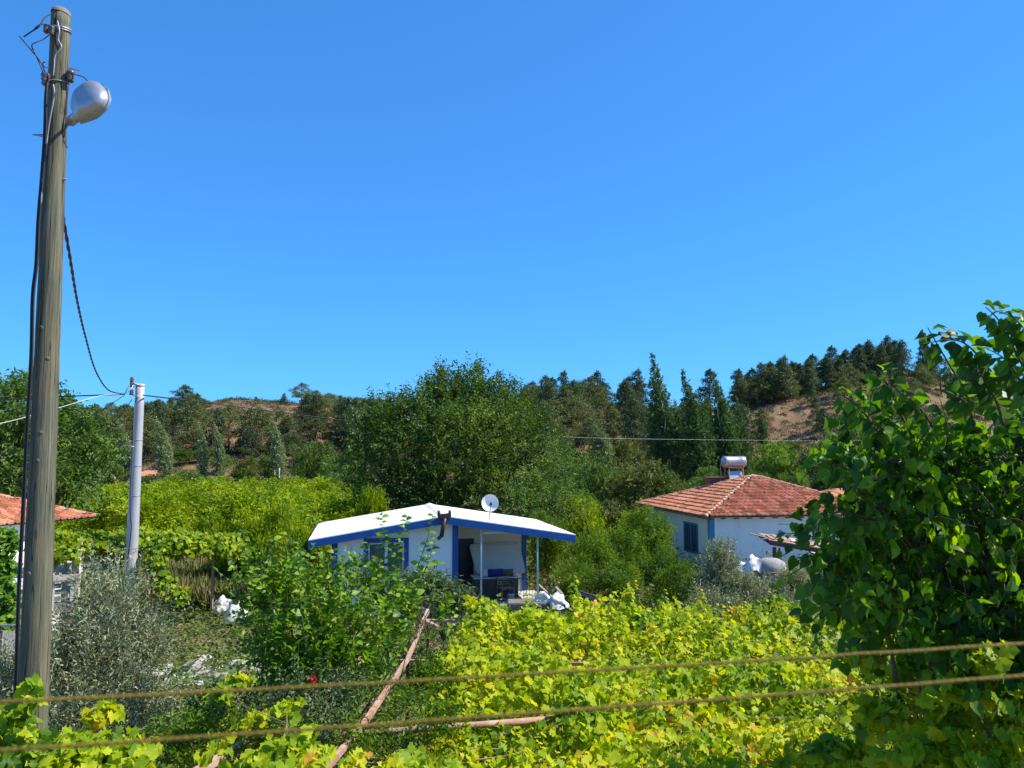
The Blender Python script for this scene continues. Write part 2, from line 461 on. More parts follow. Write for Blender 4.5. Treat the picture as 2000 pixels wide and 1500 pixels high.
def leaf_arrays(P, T, N, L, W, tmpl):
    tv, tf = tmpl
    T = nrm(T)
    B = nrm(np.cross(N, T))
    N = np.cross(T, B)
    L = np.broadcast_to(np.asarray(L, float), (len(P),))[:, None, None]
    W = np.broadcast_to(np.asarray(W, float), (len(P),))[:, None, None]
    V = P[:, None, :] + L * tv[None, :, 0:1] * T[:, None, :] + W * tv[None, :, 1:2] * B[:, None, :] + L * tv[None, :, 2:3] * N[:, None, :]
    k = len(tv)
    loops, sizes = [], []
    fl = [i for f in tf for i in f]
    idx = (np.arange(len(P)) * k)[:, None] + np.array(fl)[None, :]
    sizes = np.tile([len(f) for f in tf], len(P))
    return V.reshape(-1, 3), idx.reshape(-1), sizes

def mesh_np(name, V, loops, sizes, smooth=False):
    me = bpy.data.meshes.new(name)
    me.vertices.add(len(V))
    me.vertices.foreach_set('co', np.ascontiguousarray(V, dtype=np.float32).reshape(-1))
    me.loops.add(len(loops))
    me.loops.foreach_set('vertex_index', loops.astype(np.int32))
    me.polygons.add(len(sizes))
    st = np.concatenate([[0], np.cumsum(sizes)[:-1]])
    me.polygons.foreach_set('loop_start', st.astype(np.int32))
    if smooth:
        me.polygons.foreach_set('use_smooth', np.ones(len(sizes), bool))
    me.update(calc_edges=True)
    me.validate()
    return me

def leaf_mesh(name, P, T, N, L, W, tmpl, smooth=False):
    return mesh_np(name, *leaf_arrays(P, T, N, L, W, tmpl), smooth=smooth)

def rnd_dirs(rng, n):
    return nrm(rng.normal(size=(n, 3)))

def in_blobs(rng, blobs, n, power=.33, lowcut=-.75):
    b = np.array(blobs, float)
    if b.shape[1] == 4: b = np.concatenate([b, b[:, 3:4], b[:, 3:4]], axis=1)
    wgt = (b[:, 3] * b[:, 4] + b[:, 4] * b[:, 5] + b[:, 3] * b[:, 5])
    i = rng.choice(len(b), n, p=wgt / wgt.sum())
    d = rnd_dirs(rng, n)
    d[:, 2] = np.where(d[:, 2] < lowcut, -d[:, 2], d[:, 2])
    r = rng.random(n) ** power
    r = r * (1 + .18 * rng.normal(size=n))
    P = b[i, :3] + d * b[i, 3:6] * r[:, None]
    return P, d

def sprays(rng, C, D, per, length, droop=.25, spread=.9, up=.4):
    """leaves set alternately along short twigs that start at C and run along D"""
    n = len(C)
    D = nrm(D)
    side = nrm(np.cross(D, rnd_dirs(rng, n)))
    Ln = length * (.6 + .8 * rng.random(n))
    P, T, N = [], [], []
    for k in range(per):
        t = (k + .3 + .5 * rng.random(n)) / per
        pos = C + D * (Ln * t)[:, None]
        pos[:, 2] -= droop * Ln * t * t
        s = side * (1 if k % 2 else -1)
        tip = D * .6 + s * spread + rng.normal(size=(n, 3)) * .35
        tip[:, 2] -= droop * 1.2
        nn = np.cross(D, s) * (1 if k % 2 else -1)
        nn = np.where(nn[:, 2:3] < 0, -nn, nn)
        nn = nn + rng.normal(size=(n, 3)) * .35
        nn[:, 2] += up
        P.append(pos); T.append(tip); N.append(nn)
    return np.concatenate(P), np.concatenate(T), np.concatenate(N)

def lumps(rng, w, d, h, z0, n, r0=.22, r1=.36, flat=1.0):
    """sub-blobs spread inside an egg w wide, d deep and h high whose underside is at z0"""
    out = []
    for _ in range(n):
        while True:
            p = rng.uniform(-1, 1, 3)
            if .18 < np.dot(p, p) < .72 or rng.random() < .03: break
        r = rng.uniform(r0, r1)
        out.append((p[0] * w / 2, p[1] * d / 2, z0 + h / 2 + p[2] * h / 2, r * w / 2 * 1.1, r * d / 2 * 1.1, r * h / 2 * 1.1 * flat))
    return out

def limbs(mb, rng, base, fork, blobs, r0, n=10, sides=6):
    base, fork = Vector(base), Vector(fork)
    mid = base.lerp(fork, .5) + Vector(rng.uniform(-.06, .06, 3)) * fork.length * .3
    mb.tube([base, mid, fork], [r0 * 1.15, r0 * .9, r0 * .75], sides + 2, wob=.15)
    pick = rng.choice(len(blobs), min(n, len(blobs)), replace=False)
    for i in pick:
        c = Vector(blobs[i][:3])
        m = fork.lerp(c, .5) + Vector(rng.uniform(-.12, .12, 3)) * (c - fork).length
        m.z -= .05 * (c - fork).length
        end = c + (c - fork).normalized() * blobs[i][3] * .6
        mb.tube([fork, m, c, end], [r0 * .5, r0 * .33, r0 * .17, r0 * .04], sides, cap=False)

def tree_proto(name, rng, w, d, h, z0, nl, nleaf, leafL, leafW, mat, bark, r0, spray=0, per=6, slen=.5, droop=.25, tmpl=LEAF_DIAMOND, blobs=None, flat=1.0, fork=None, nlimb=10, upb=.5, wind=(0, 0, 0), power=.33, world=None):
    """a tree at the origin: Empty > trunk (with limbs), crown"""
    root = bpy.data.objects.new(name, None)
    COL.objects.link(root)
    root.empty_display_size = .3
    bl = blobs or lumps(rng, w, d, h, z0, nl, flat=flat)
    mb = MB()
    fk = fork or (0, 0, z0 + h * .12)
    limbs(mb, rng, (0, 0, 0), fk, bl, r0, nlimb)
    mb.build('trunk', bark, root)
    if spray:
        ns = nleaf // per
        C, O = in_blobs(rng, bl, ns, power)
        O = O + np.array([0, 0, upb]) + rng.normal(size=O.shape) * .35 + np.array(wind)
        P, T, N = sprays(rng, C, O, per, slen, droop)
    else:
        P, O = in_blobs(rng, bl, nleaf, power)
        T = O + rng.normal(size=O.shape) * .8 + np.array(wind)
        N = O * .8 + np.array([0, 0, upb]) + rng.normal(size=O.shape) * .7
    if world is not None:
        km = prune(P + np.array([world[0], world[1], 0]))
        P, T, N = P[km], T[km], N[km]
    L = leafL * (.65 + .7 * rng.random(len(P)))
    W = L * leafW / leafL
    me = leaf_mesh('crown', P, T, N, L, W, tmpl)
    link('crown', me, mat, root)
    return root

def place(proto, loc, rz, sc, label, cat, group=None, used=set()):
    if proto.name in used:
        o = copy_tree(proto)
    else:
        o = proto
        used.add(proto.name)
    o.location = loc
    o.rotation_euler = (0, 0, rz)
    o.scale = sc if hasattr(sc, '__len__') else (sc, sc, sc)
    for k in ('label', 'category', 'group'):
        if k in o: del o[k]
    tag(o, label, cat, group)
    return o

# ------------------------------------------------------------------ terrain
CREST = [(-900, 812), (-300, 806), (0, 812), (200, 815), (300, 803), (370, 790), (450, 779), (520, 786), (600, 790), (700, 797), (800, 800), (1000, 800), (1150, 800), (1230, 790), (1290, 800), (1400, 800), (1480, 785), (1560, 768), (1640, 745), (1740, 722), (1800, 728), (1860, 748), (1920, 775), (2000, 792), (2200, 800), (2900, 810)]
CX = np.array([c[0] for c in CREST], float); CY = np.array([c[1] for c in CREST], float)
DC = 240.0
def hgt(x, y):
    if y < 120 : return 0.0
    px = 1000 + 1500 * x / y
    cy = float(np.interp(px, CX, CY))
    top = H + (885 - cy) / 1500 * DC
    if y <= DC:
        s = (y - 135) / (DC - 135)
        if s <= 0: return 0.0
        prof = s ** 0.8 * .75 + .25 * (3 * s * s - 2 * s ** 3)
        g = noise.noise(Vector((x * .022, y * .03, 3.1))) * 5.0 + noise.noise(Vector((x * .07, y * .07, 1.3))) * 1.8
        amp = math.sin(math.pi * min(s, 1)) ** .8 * (1 - .3 * s)
        z = top * prof + g * amp + noise.noise(Vector((x * .2, y * .2, 5))) * .4
        return max(z, 0.05)
    s = (y - DC) / 160
    z = top * max(0, 1 - s * .75) + noise.noise(Vector((x * .2, y * .2, 5))) * .4 * max(0, 1 - s)
    return max(z, 0.0)

xs = np.concatenate([[-6000, -3000, -1500, -800], np.linspace(-480, 480, 241), [800, 1500, 3000, 6000]])
ys = np.concatenate([[-60, -20, 0, 20, 60, 100], np.linspace(120, 420, 101), [600, 1000, 2000, 4000, 8000]])
V = [(x, y, hgt(x, y) if abs(x) < 500 else 0.0) for y in ys for x in xs]
nx = len(xs)
F = [(j * nx + i, j * nx + i + 1, (j + 1) * nx + i + 1, (j + 1) * nx + i) for j in range(len(ys) - 1) for i in range(nx - 1)]

def ground_mat():
    m, nt, out = new_mat('dry_soil_and_hill_ground')
    N, L = nt.nodes.new, nt.links.new
    g = N('ShaderNodeNewGeometry')
    def nz(s, d=6, r=.65):
        n = N('ShaderNodeTexNoise'); n.inputs['Scale'].default_value = s; n.inputs['Detail'].default_value = d; n.inputs['Roughness'].default_value = r
        L(g.outputs['Position'], n.inputs['Vector']); return n.outputs[0]
    soil = ramp(nt, [(.3, (.13, .065, .038)), (.5, (.23, .115, .068)), (.62, (.32, .17, .10)), (.75, (.42, .27, .16))], nz(.12))
    scrub = ramp(nt, [(.3, (.10, .10, .04)), (.7, (.20, .16, .08))], nz(.9))
    f = ramp(nt, [(.46, (0, 0, 0)), (.56, (1, 1, 1))], nz(.35, 9, .75))
    mx = N('ShaderNodeMix'); mx.data_type = 'RGBA'
    L(f, mx.inputs['Factor']); L(soil, mx.inputs['A']); L(scrub, mx.inputs['B'])
    near = ramp(nt, [(.35, (.13, .12, .05)), (.5, (.20, .16, .085)), (.65, (.28, .22, .13))], nz(1.1, 8))
    sx = N('ShaderNodeSeparateXYZ'); L(g.outputs['Position'], sx.inputs[0])
    mr = N('ShaderNodeMapRange'); mr.inputs[1].default_value = 125; mr.inputs[2].default_value = 145
    L(sx.outputs['Y'], mr.inputs[0])
    m2 = N('ShaderNodeMix'); m2.data_type = 'RGBA'
    L(mr.outputs[0], m2.inputs['Factor']); L(near, m2.inputs['A']); L(mx.outputs['Result'], m2.inputs['B'])
    b = N('ShaderNodeBsdfPrincipled'); b.inputs['Roughness'].default_value = .95; b.inputs['Specular IOR Level'].default_value = .2
    L(m2.outputs['Result'], b.inputs['Base Color'])
    bp = N('ShaderNodeBump'); bp.inputs['Strength'].default_value = .6; bp.inputs['Distance'].default_value = .25
    L(nz(1.5, 9, .7), bp.inputs['Height']); L(bp.outputs[0], b.inputs['Normal'])
    L(b.outputs[0], out.inputs[0])
    return m
me = bpy.data.meshes.new('ground')
me.from_pydata(V, [], F)
me.polygons.foreach_set('use_smooth', [True] * len(F))
ground = link('ground', me, ground_mat())
tag(ground, 'dry reddish soil of the gardens and the hill behind', kind='structure')

# ------------------------------------------------------------------ frame on a house
class Fr:
    def __init__(s, O, deg):
        s.O = Vector(O); s.r = math.radians(deg)
        s.e = (math.cos(s.r), math.sin(s.r)); s.d = (-math.sin(s.r), math.cos(s.r))
    def uz(s, px, py, v):
        rx, rz = ray(px, py)
        u = (rx * (s.O.y + v * s.d[1]) - s.O.x - v * s.d[0]) / (s.e[0] - rx * s.e[1])
        return u, H + rz * (s.O.y + u * s.e[1] + v * s.d[1])
    def vz(s, px, py, u):
        rx, rz = ray(px, py)
        v = (rx * (s.O.y + u * s.e[1]) - s.O.x - u * s.e[0]) / (s.d[0] - rx * s.d[1])
        return v, H + rz * (s.O.y + u * s.e[1] + v * s.d[1])
    def world(s, u, v, z=0):
        return Vector((s.O.x + u * s.e[0] + v * s.d[0], s.O.y + u * s.e[1] + v * s.d[1], z))

# ------------------------------------------------------------------ white house with the blue trim
def white_house():
    F = Fr((-2.25, 26.0, 0), 11)
    h = empty('white_house', F.O, F.r, 'low white cabin with blue trim, white gabled roof and open porch', 'house')
    uL, uC, uR = F.uz(648, 1120, .35)[0], .33, 3.3
    vF, vP, vB = .35, 2.5, 5.7
    zs = .42
    apex_z, end_z, uEL, uER = 3.33, 2.64, -4.37, 4.47
    def rz(u):
        return apex_z - (apex_z - end_z) * (abs(u) / (4.37 if u < 0 else 4.47))
    def prism(mb, u0, u1, v0, v1, z0):
        # wall whose top follows the roof slope
        us = sorted({u0, u1} | ({0.0} if u0 < 0 < u1 else set()))
        for a, b in zip(us, us[1:]):
            mb.hexa([(a, v0, z0), (b, v0, z0), (b, v1, z0), (a, v1, z0)], [(a, v0, rz(a) - .02), (b, v0, rz(b) - .02), (b, v1, rz(b) - .02), (a, v1, rz(a) - .02)])
    # window opening in the front wall
    wu0, wz1 = F.uz(713, 1054, vF); wu1, _ = F.uz(796, 1054, vF); wz0 = wz1 - 1.25
    mb = MB()
    prism(mb, uL, wu0, vF, vF + .2, 0)
    prism(mb, wu1, uC, vF, vF + .2, 0)
    prism(mb, wu0, wu1, vF, vF + .2, wz1)
    mb.box(wu0, wu1, vF, vF + .2, 0, wz0)
    mb.build('wall', M['plaster'], h)
    mb = MB(); prism(mb, uL, uL + .2, vF + .2, vB, 0); mb.build('wall', M['plaster'], h)
    mb = MB(); prism(mb, uL + .2, uR, vB - .2, vB, 0); mb.build('wall', M['plaster'], h)
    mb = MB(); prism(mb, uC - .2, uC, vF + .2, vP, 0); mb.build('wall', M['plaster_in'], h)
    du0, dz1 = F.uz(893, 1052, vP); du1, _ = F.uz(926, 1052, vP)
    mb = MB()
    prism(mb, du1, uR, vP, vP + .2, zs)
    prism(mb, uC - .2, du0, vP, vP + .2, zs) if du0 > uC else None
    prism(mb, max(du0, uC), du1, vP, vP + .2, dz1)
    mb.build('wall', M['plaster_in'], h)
    mb = MB(); prism(mb, uR - .2, uR, vP + .2, vB - .2, 0); mb.build('wall', M['plaster'], h)
    # roof: two slopes of long panels
    roof = MB()
    t = .05
    roof.hexa([(uEL, -.02, end_z - .0), (0, -.02, apex_z), (0, 6.0, apex_z), (uEL, 6.0, end_z)],
              [(uEL, -.02, end_z + t), (0, -.02, apex_z + t), (0, 6.0, apex_z + t), (uEL, 6.0, end_z + t)])
    roof.hexa([(0, -.02, apex_z), (uER, -.02, end_z), (uER, 6.0, end_z), (0, 6.0, apex_z)],
              [(0, -.02, apex_z + t), (uER, -.02, end_z + t), (uER, 6.0, end_z + t), (0, 6.0, apex_z + t)])
    ro = roof.build('roof', M['roof_white'], h)
    # the sheet panels with standing seams run down each slope
    for side, ue in ((-1, uEL), (1, uER)):
        k = 5
        for i in range(k):
            v0, v1 = -.05 + i * 6.08 / k, -.05 + (i + 1) * 6.08 / k - .02
            pz = .052 + .004 * ((i * 7) % 3)
            p = MB()
            a, b = (ue * 1.008, 0.0) if side < 0 else (0.0, ue * 1.008)
            zA, zB = (end_z - .01, apex_z) if side < 0 else (apex_z, end_z - .01)
            p.hexa([(a, v0, zA + pz), (b, v0, zB + pz), (b, v1, zB + pz), (a, v1, zA + pz)],
                   [(a, v0, zA + pz + .03), (b, v0, zB + pz + .03), (b, v1, zB + pz + .03), (a, v1, zA + pz + .03)])
            p.hexa([(a, v1 - .06, zA + pz + .031), (b, v1 - .06, zB + pz + .031), (b, v1, zB + pz + .031), (a, v1, zA + pz + .031)],
                   [(a, v1 - .05, zA + pz + .036), (b, v1 - .05, zB + pz + .036), (b, v1 - .01, zB + pz + .036), (a, v1 - .01, zA + pz + .036)])
            p.build('panel', M['roof_white'], ro)
    rc = MB(); rc.hexa([(-.16, -.06, apex_z + .075), (.16, -.06, apex_z + .075), (.16, 6.04, apex_z + .075), (-.16, 6.04, apex_z + .075)],
                       [(-.02, -.06, apex_z + .125), (.02, -.06, apex_z + .125), (.02, 6.04, apex_z + .125), (-.02, 6.04, apex_z + .125)])
    rc.build('ridge_cap', M['roof_white'], ro)
    # fascia
    for a, b in ((uEL, -.02), (.02, uER)):
        f = MB()
        za, zb = rz(a), rz(b)
        f.hexa([(a, -.07, za - .185), (b, -.07, zb - .185), (b, -.03, zb - .185), (a, -.03, za - .185)],
               [(a, -.07, za + .045), (b, -.07, zb + .045), (b, -.03, zb + .045), (a, -.03, za + .045)])
        f.build('fascia', M['blue'], h)
    for ue in (uEL, uER):
        f = MB(); s = -1 if ue < 0 else 1
        f.box(min(ue, ue + .04 * s), max(ue, ue + .04 * s), -.07, 6.02, end_z - .22, end_z + .04)
        f.build('fascia', M['blue'], h)
    # blue corner pillars, proud of the walls
    for (a, b, v0, v1) in ((uL - .02, uL + .17, vF - .025, vF + .18), (uC - .03, uC + .17, vF - .03, vF + .17), (uR - .16, uR + .02, vP - .03, vP + .15)):
        p = MB(); p.hexa([(a, v0, 0), (b, v0, 0), (b, v1, 0), (a, v1, 0)], [(a, v0, rz(a) - .03), (b, v0, rz(b) - .03), (b, v1, rz(b) - .03), (a, v1, rz(a) - .03)])
        p.build('corner_pillar', M['blue'], h)
    # window
    wn = MB(); fw = .11
    wn.box(wu0 - .04, wu0 + fw, vF - .03, vF + .06, wz0 - .04, wz1 + .04); wn.box(wu1 - fw, wu1 + .04, vF - .03, vF + .06, wz0 - .04, wz1 + .04)
    wn.box(wu0 + fw, wu1 - fw, vF - .03, vF + .06, wz1 - fw, wz1 + .04); wn.box(wu0 + fw, wu1 - fw, vF - .03, vF + .06, wz0 - .04, wz0 + fw)
    wo_ = wn.build('window', M['blue'], h)
    a, b, c, d = wu0 + fw, wu1 - fw, wz0 + fw, wz1 - fw
    m_ = (a + b) / 2
    fr = MB()
    for x0, x1, z0, z1 in ((a, a + .05, c, d), (b - .05, b, c, d), (m_ - .05, m_ + .05, c + .05, d - .05), (a + .05, b - .05, d - .05, d), (a + .05, b - .05, c, c + .05)):
        fr.box(x0, x1, vF + .03, vF + .09, z0, z1)
    fr.build('frame', M['white_metal'], wo_)
    for x0, x1 in ((a + .05, m_ - .05), (m_ + .05, b - .05)):
        g = MB(); g.box(x0, x1, vF + .06, vF + .068, c + .05, d - .05); g.build('pane', M['clear'], wo_)
    cu = MB(); n = 40
    vs = []
    for i in range(n + 1):
        x = a + (b - a) * i / n
        y = vF + .13 + .018 * math.sin(i * 1.9)
        vs += [(x, y, c), (x, y, d)]
    cu.add(vs, [(2 * i, 2 * i + 2, 2 * i + 3, 2 * i + 1) for i in range(n)], True)
    cu.build('curtain', M['curtain'], wo_)
    bk = MB(); bk.box(a, b, vF + .17, vF + .19, c, d); bk.build('window_back', M['dark'], wo_)
    # door
    dr = MB(); dr.box(max(du0, uC) + .01, du1 - .01, vP + .06, vP + .11, zs, dz1 - .01, bev=.008)
    for q in range(2):
        dr.box(max(du0, uC) + .12, du1 - .12, vP + .045, vP + .06, zs + .15 + q * .95, zs + .95 + q * .85, bev=.005)
    dd = dr.build('door', M['door'], h)
    hn = MB(); hn.tube([(du1 - .1, vP + .03, zs + .98), (du1 - .2, vP + .02, zs + .98)], .012, 6); hn.build('handle', M['galv'], dd)
    # porch slab, posts, rails
    sl = MB(); sl.box(uC + .17, uR + .35, vF - .15, vP, 0, zs, bev=.02); sl.build('porch_slab', M['concrete_light'], h)
    for px in (940, 1050):
        u, _ = F.uz(px, 1080, vF)
        p = MB(); p.tube([(u, vF, zs), (u, vF, rz(u) - .02)], .035, 10); p.build('post', M['white_metal'], h)
    ua, za = F.uz(940, 1041, vF); ub, zb = F.uz(1050, 1042, vF)
    p = MB(); p.bar((ua + .04, vF, za), (ub - .04, vF, za), .05, .06); p.build('cross_rail', M['white_metal'], h)
    r = MB(); ztop = F.uz(960, 1131, vF)[1]
    r.tube([(uC + .18, vF - .02, ztop), (ub - .03, vF - .02, ztop)], .014, 6)
    r.tube([(uC + .18, vF - .02, zs + .08), (ub - .03, vF - .02, zs + .08)], .011, 6)
    ro_ = r.build('railing', M['dark'], h)
    k = 26
    for i in range(k):
        x = uC + .26 + (ub - uC - .35) * i / (k - 1)
        b_ = MB(); b_.tube([(x, vF - .02, zs + .09), (x, vF - .02, ztop)], .006, 5, cap=False); b_.build('baluster', M['dark'], ro_)
    # brown gutter elbow hanging at the gable
    g = MB()
    p0, p1 = F.uz(855, 1009, -.16), F.uz(881, 1006, -.16)
    g.bar((p0[0], -.13, p0[1]), (p1[0], -.13, p1[1]), .12, .14)
    q0, q1, q2 = F.uz(869, 1012, -.15), F.uz(862, 1048, -.10), F.uz(853, 1054, -.1)
    g.tube([(q0[0], -.14, q0[1]), (q1[0], -.10, q1[1])], .07, 10)
    g.tube([(q1[0], -.10, q1[1] + .02), (q2[0] + .02, -.10, q2[1])], .06, 10)
    g.tube([(p0[0] + .04, -.13, p0[1] + .02), (p0[0] + .04, -.13, p0[1] + .2)], .05, 8)
    g.tube([(p1[0] - .04, -.13, p1[1] + .02), (p1[0] - .04, -.13, p1[1] + .16)], .05, 8)
    g.build('gutter', M['brown_metal'], h)

    # ---- things on the porch (each its own)
    def sub(name, u, v, z, label, cat, group=None, rz_=0):
        return empty(name, F.world(u, v, z), F.r + rz_, label, cat, group)
    # divan
    u0, _ = F.uz(925, 1150, 1.1); u1, _ = F.uz(1012, 1150, 1.1)
    z1 = F.uz(960, 1129, 1.0)[1]
    dv = sub('divan', (u0 + u1) / 2, 1.5, zs, 'long divan draped in brown striped cloth under the porch', 'divan')
    L_ = (u1 - u0) / 2; hh = z1 - zs
    b_ = MB(); b_.box(-L_, L_, -.42, .42, hh - .16, hh - .04, bev=.03); b_.build('seat', M['cloth_brown'], dv)
    sk = MB(); vs = []; n = 60
    for i in range(n + 1):
        x = -L_ + 2 * L_ * i / n; y = -.43 + .012 * math.sin(i * 1.7)
        vs += [(x, y - .01, .03), (x, y, hh - .06)]
    sk.add(vs, [(2 * i, 2 * i + 2, 2 * i + 3, 2 * i + 1) for i in range(n)], True); sk.build('skirt', M['cloth_brown'], dv)
    for sx in (-1, 1):
        for sy in (-1, 1):
            l_ = MB(); l_.box(sx * (L_ - .08) - .03, sx * (L_ - .08) + .03, sy * .36 - .03, sy * .36 + .03, 0, hh - .16); l_.build('leg', M['wood_old'], dv)
    tr = MB(); tr.box(-L_ - .01, L_ + .01, -.44, .44, hh - .04, hh - .005, bev=.008); tr.build('top_board', M['cloth_white'], dv)
    # mattress leaning on the wall
    a0 = F.uz(918, 1067, 2.0); a1 = F.uz(1016, 1061, 2.0); b0 = F.uz(930, 1124, 1.75); b1 = F.uz(1031, 1124, 1.75)
    mt = MB()
    th = .16
    import bmesh
    bm = bmesh.new()
    fr_ = [Vector((b0[0], 1.72, z1)), Vector((b1[0] - .06, 1.72, z1)), Vector((a1[0], 2.2, a1[1])), Vector((a0[0], 2.2, a0[1]))]
    bk_ = [p + Vector((0, th, .05)) for p in fr_]
    vv = [bm.verts.new(p) for p in fr_ + bk_]
    for f in ((3, 2, 1, 0), (4, 5, 6, 7), (0, 1, 5, 4), (1, 2, 6, 5), (2, 3, 7, 6), (3, 0, 4, 7)): bm.faces.new([vv[i] for i in f])
    bmesh.ops.recalc_face_normals(bm, faces=bm.faces[:])
    bmesh.ops.bevel(bm, geom=bm.edges[:], offset=.05, segments=3, affect='EDGES')
    me_ = bpy.data.meshes.new('mattress'); bm.to_mesh(me_); bm.free()
    mo = link('mattress', me_, M['mattress'])
    mo.location = F.O; mo.rotation_euler = (0, 0, F.r)
    tag(mo, 'large beige mattress leaning against the porch wall', 'mattress')
    def cushion(px, py, wpx, hpx, mat, label, v=1.25):
        u, z = F.uz(px, py, v)
        wd, ht = wpx / 1500 * 27.5, hpx / 1500 * 27.5
        bm = bmesh.new(); bmesh.ops.create_cube(bm, size=1)
        bmesh.ops.subdivide_edges(bm, edges=bm.edges[:], cuts=4, use_grid_fill=True)
        for q in bm.verts:
            x, y, zz = q.co
            pin = (1 - (2 * x) ** 4 * .75) * (1 - (2 * zz) ** 4 * .75)
            q.co = Vector((x * wd * (1 - .10 * (1 - (2 * zz) ** 2)), y * .16 * max(pin, .12) * 1.6, zz * ht * (1 - .14 * (1 - (2 * x) ** 2))))
        me2 = bpy.data.meshes.new('cushion'); bm.to_mesh(me2); bm.free()
        me2.polygons.foreach_set('use_smooth', [True] * len(me2.polygons))
        o = link('cushion', me2, mat)
        o.location = F.world(u, v, z1 + ht / 2 - .01); o.rotation_euler = (math.radians(-12), 0, F.r)
        tag(o, label, 'cushion')
    cushion(965, 1120, 33, 16, M['cloth_blue'], 'navy blue cushion lying on the divan under the mattress')
    cushion(991, 1120, 24, 15, M['cloth_pattern'], 'brown patterned cushion beside the navy one on the divan')
    cushion(946, 1119, 15, 18, M['cloth_white'], 'small pale cushion at the door end of the divan')
    # metal chair in front of the divan
    uc, _ = F.uz(988, 1150, .75)
    ch = sub('metal_chair', uc, .78, zs, 'slim brown metal chair standing before the divan behind the railing', 'chair', rz_=.25)
    fm = M['rust']
    for sx in (-1, 1):
        for yy, top in ((-.2, .42), (.2, .78)):
            l_ = MB(); l_.tube([(sx * .24, yy, 0), (sx * .22, yy, top)], .014, 6); l_.build('leg', fm, ch)
        ar = MB(); ar.tube([(sx * .23, -.2, .42), (sx * .24, -.22, .62), (sx * .24, .2, .66)], .014, 6); ar.build('armrest', fm, ch)
    for zz in (.52, .60, .68, .77):
        sl_ = MB(); sl_.bar((-.22, .2, zz), (.22, .2, zz), .02, .035); sl_.build('slat', fm, ch)
    st = MB(); st.box(-.23, .23, -.21, .2, .40, .43, bev=.006); st.build('seat', fm, ch)
    # bucket
    u, _ = F.uz(992, 1170, .62)
    bu = sub('bucket', u + .1, .55, zs, 'small white bucket on the porch floor by the chair', 'bucket')
    b_ = MB(); b_.lathe([(0, .005), (.09, .005), (.125, .22), (.132, .22), (.132, .235), (.118, .235), (.085, .02), (0, .02)], 18); b_.build('body', M['white_metal'], bu)
    hd = MB(); hd.tube([(.13 * math.cos(a), .02, .22 - .12 * math.sin(a)) for a in np.linspace(0, math.pi, 9)], .004, 5); hd.build('handle', M['galv'], bu)
    # dish on the roof
    u, z = F.uz(956, 1016, 1.3)
    sdh = sub('satellite_dish', u, 1.3, rz(u) + .1, 'round pale satellite dish on a short mast on the white roof', 'satellite dish')
    mst = MB(); mst.tube([(0, 0, -.02), (0, 0, .42), (0, -.06, .5)], .018, 8)
    for q in range(3):
        a = q * 2.1 + .4
        mst.tube([(0, 0, .2), (.22 * math.cos(a), .22 * math.sin(a), -.01)], .008, 5)
    mst.build('mast', M['galv'], sdh)
    Rm = Matrix.Translation((0, -.1, .56)) @ Euler((math.radians(78), 0, math.radians(-6))).to_matrix().to_4x4()
    prof = [(.0, .0)] + [(r, .09 * (r / .30) ** 2) for r in np.linspace(.04, .30, 9)]
    prof2 = prof + [(.305, .095)] + [(r, .09 * (r / .30) ** 2 - .008) for r in np.linspace(.30, .02, 9)]
    d_ = MB(); d_.lathe(prof2, 36, Rm); d_.build('reflector', M['dish'], sdh)
    lb = MB()
    e0 = Rm @ Vector((0, -.28, .08)); e1 = Rm @ Vector((.02, -.04, .36))
    lb.tube([e0, e1], .01, 6)
    lb.build('feed_arm', M['dark'], sdh)
    l2 = MB(); l2.lathe([(0, 0), (.035, 0), (.035, .08), (.02, .11), (0, .11)], 12, Matrix.Translation(e1) @ Euler((math.radians(78 + 180), 0, 0)).to_matrix().to_4x4())
    l2.box(-.05, .05, -.03, .03, -.02, .03, Matrix.Translation(e1 + Vector((-.02, 0, -.06))))
    l2.build('receiver', M['dark'], sdh)
    return F

def clear_glass():
    m, nt, out = new_mat('clear_window_glass')
    b = nt.nodes.new('ShaderNodeBsdfGlossy'); b.inputs['Roughness'].default_value = .02
    t = nt.nodes.new('ShaderNodeBsdfTransparent'); t.inputs['Color'].default_value = (.85, .88, .9, 1)
    mx = nt.nodes.new('ShaderNodeMixShader'); mx.inputs[0].default_value = .12
    nt.links.new(t.outputs[0], mx.inputs[1]); nt.links.new(b.outputs[0], mx.inputs[2]); nt.links.new(mx.outputs[0], out.inputs[0])
    return m
M['clear'] = clear_glass()
FW = white_house()

# ------------------------------------------------------------------ tiled hip roofs
def tile_mesh(wd, ln):
    """one Marseille tile: two pans with raised rolls, thick lower lip"""
    prof = [(-.5, .045), (-.38, .055), (-.26, .012), (0, .006), (.05, .03), (.12, .010), (.38, .01), (.5, .04)]
    vs, fs = [], []
    for y, dz in ((0, .07), (ln * 1.06, .0)):
        for x, z in prof: vs.append((x * wd, y, z + dz))
    n = len(prof)
    for i in range(n - 1): fs.append((i, i + 1, n + i + 1, n + i))
    b = len(vs)
    for x, z in prof: vs.append((x * wd, .0, z - .004))
    for i in range(n - 1): fs.append((b + i, b + i + 1, i + 1, i))
    me = bpy.data.meshes.new('tile'); me.from_pydata(vs, [], fs); me.update()
    me.materials.append(M['tile'])
    return me

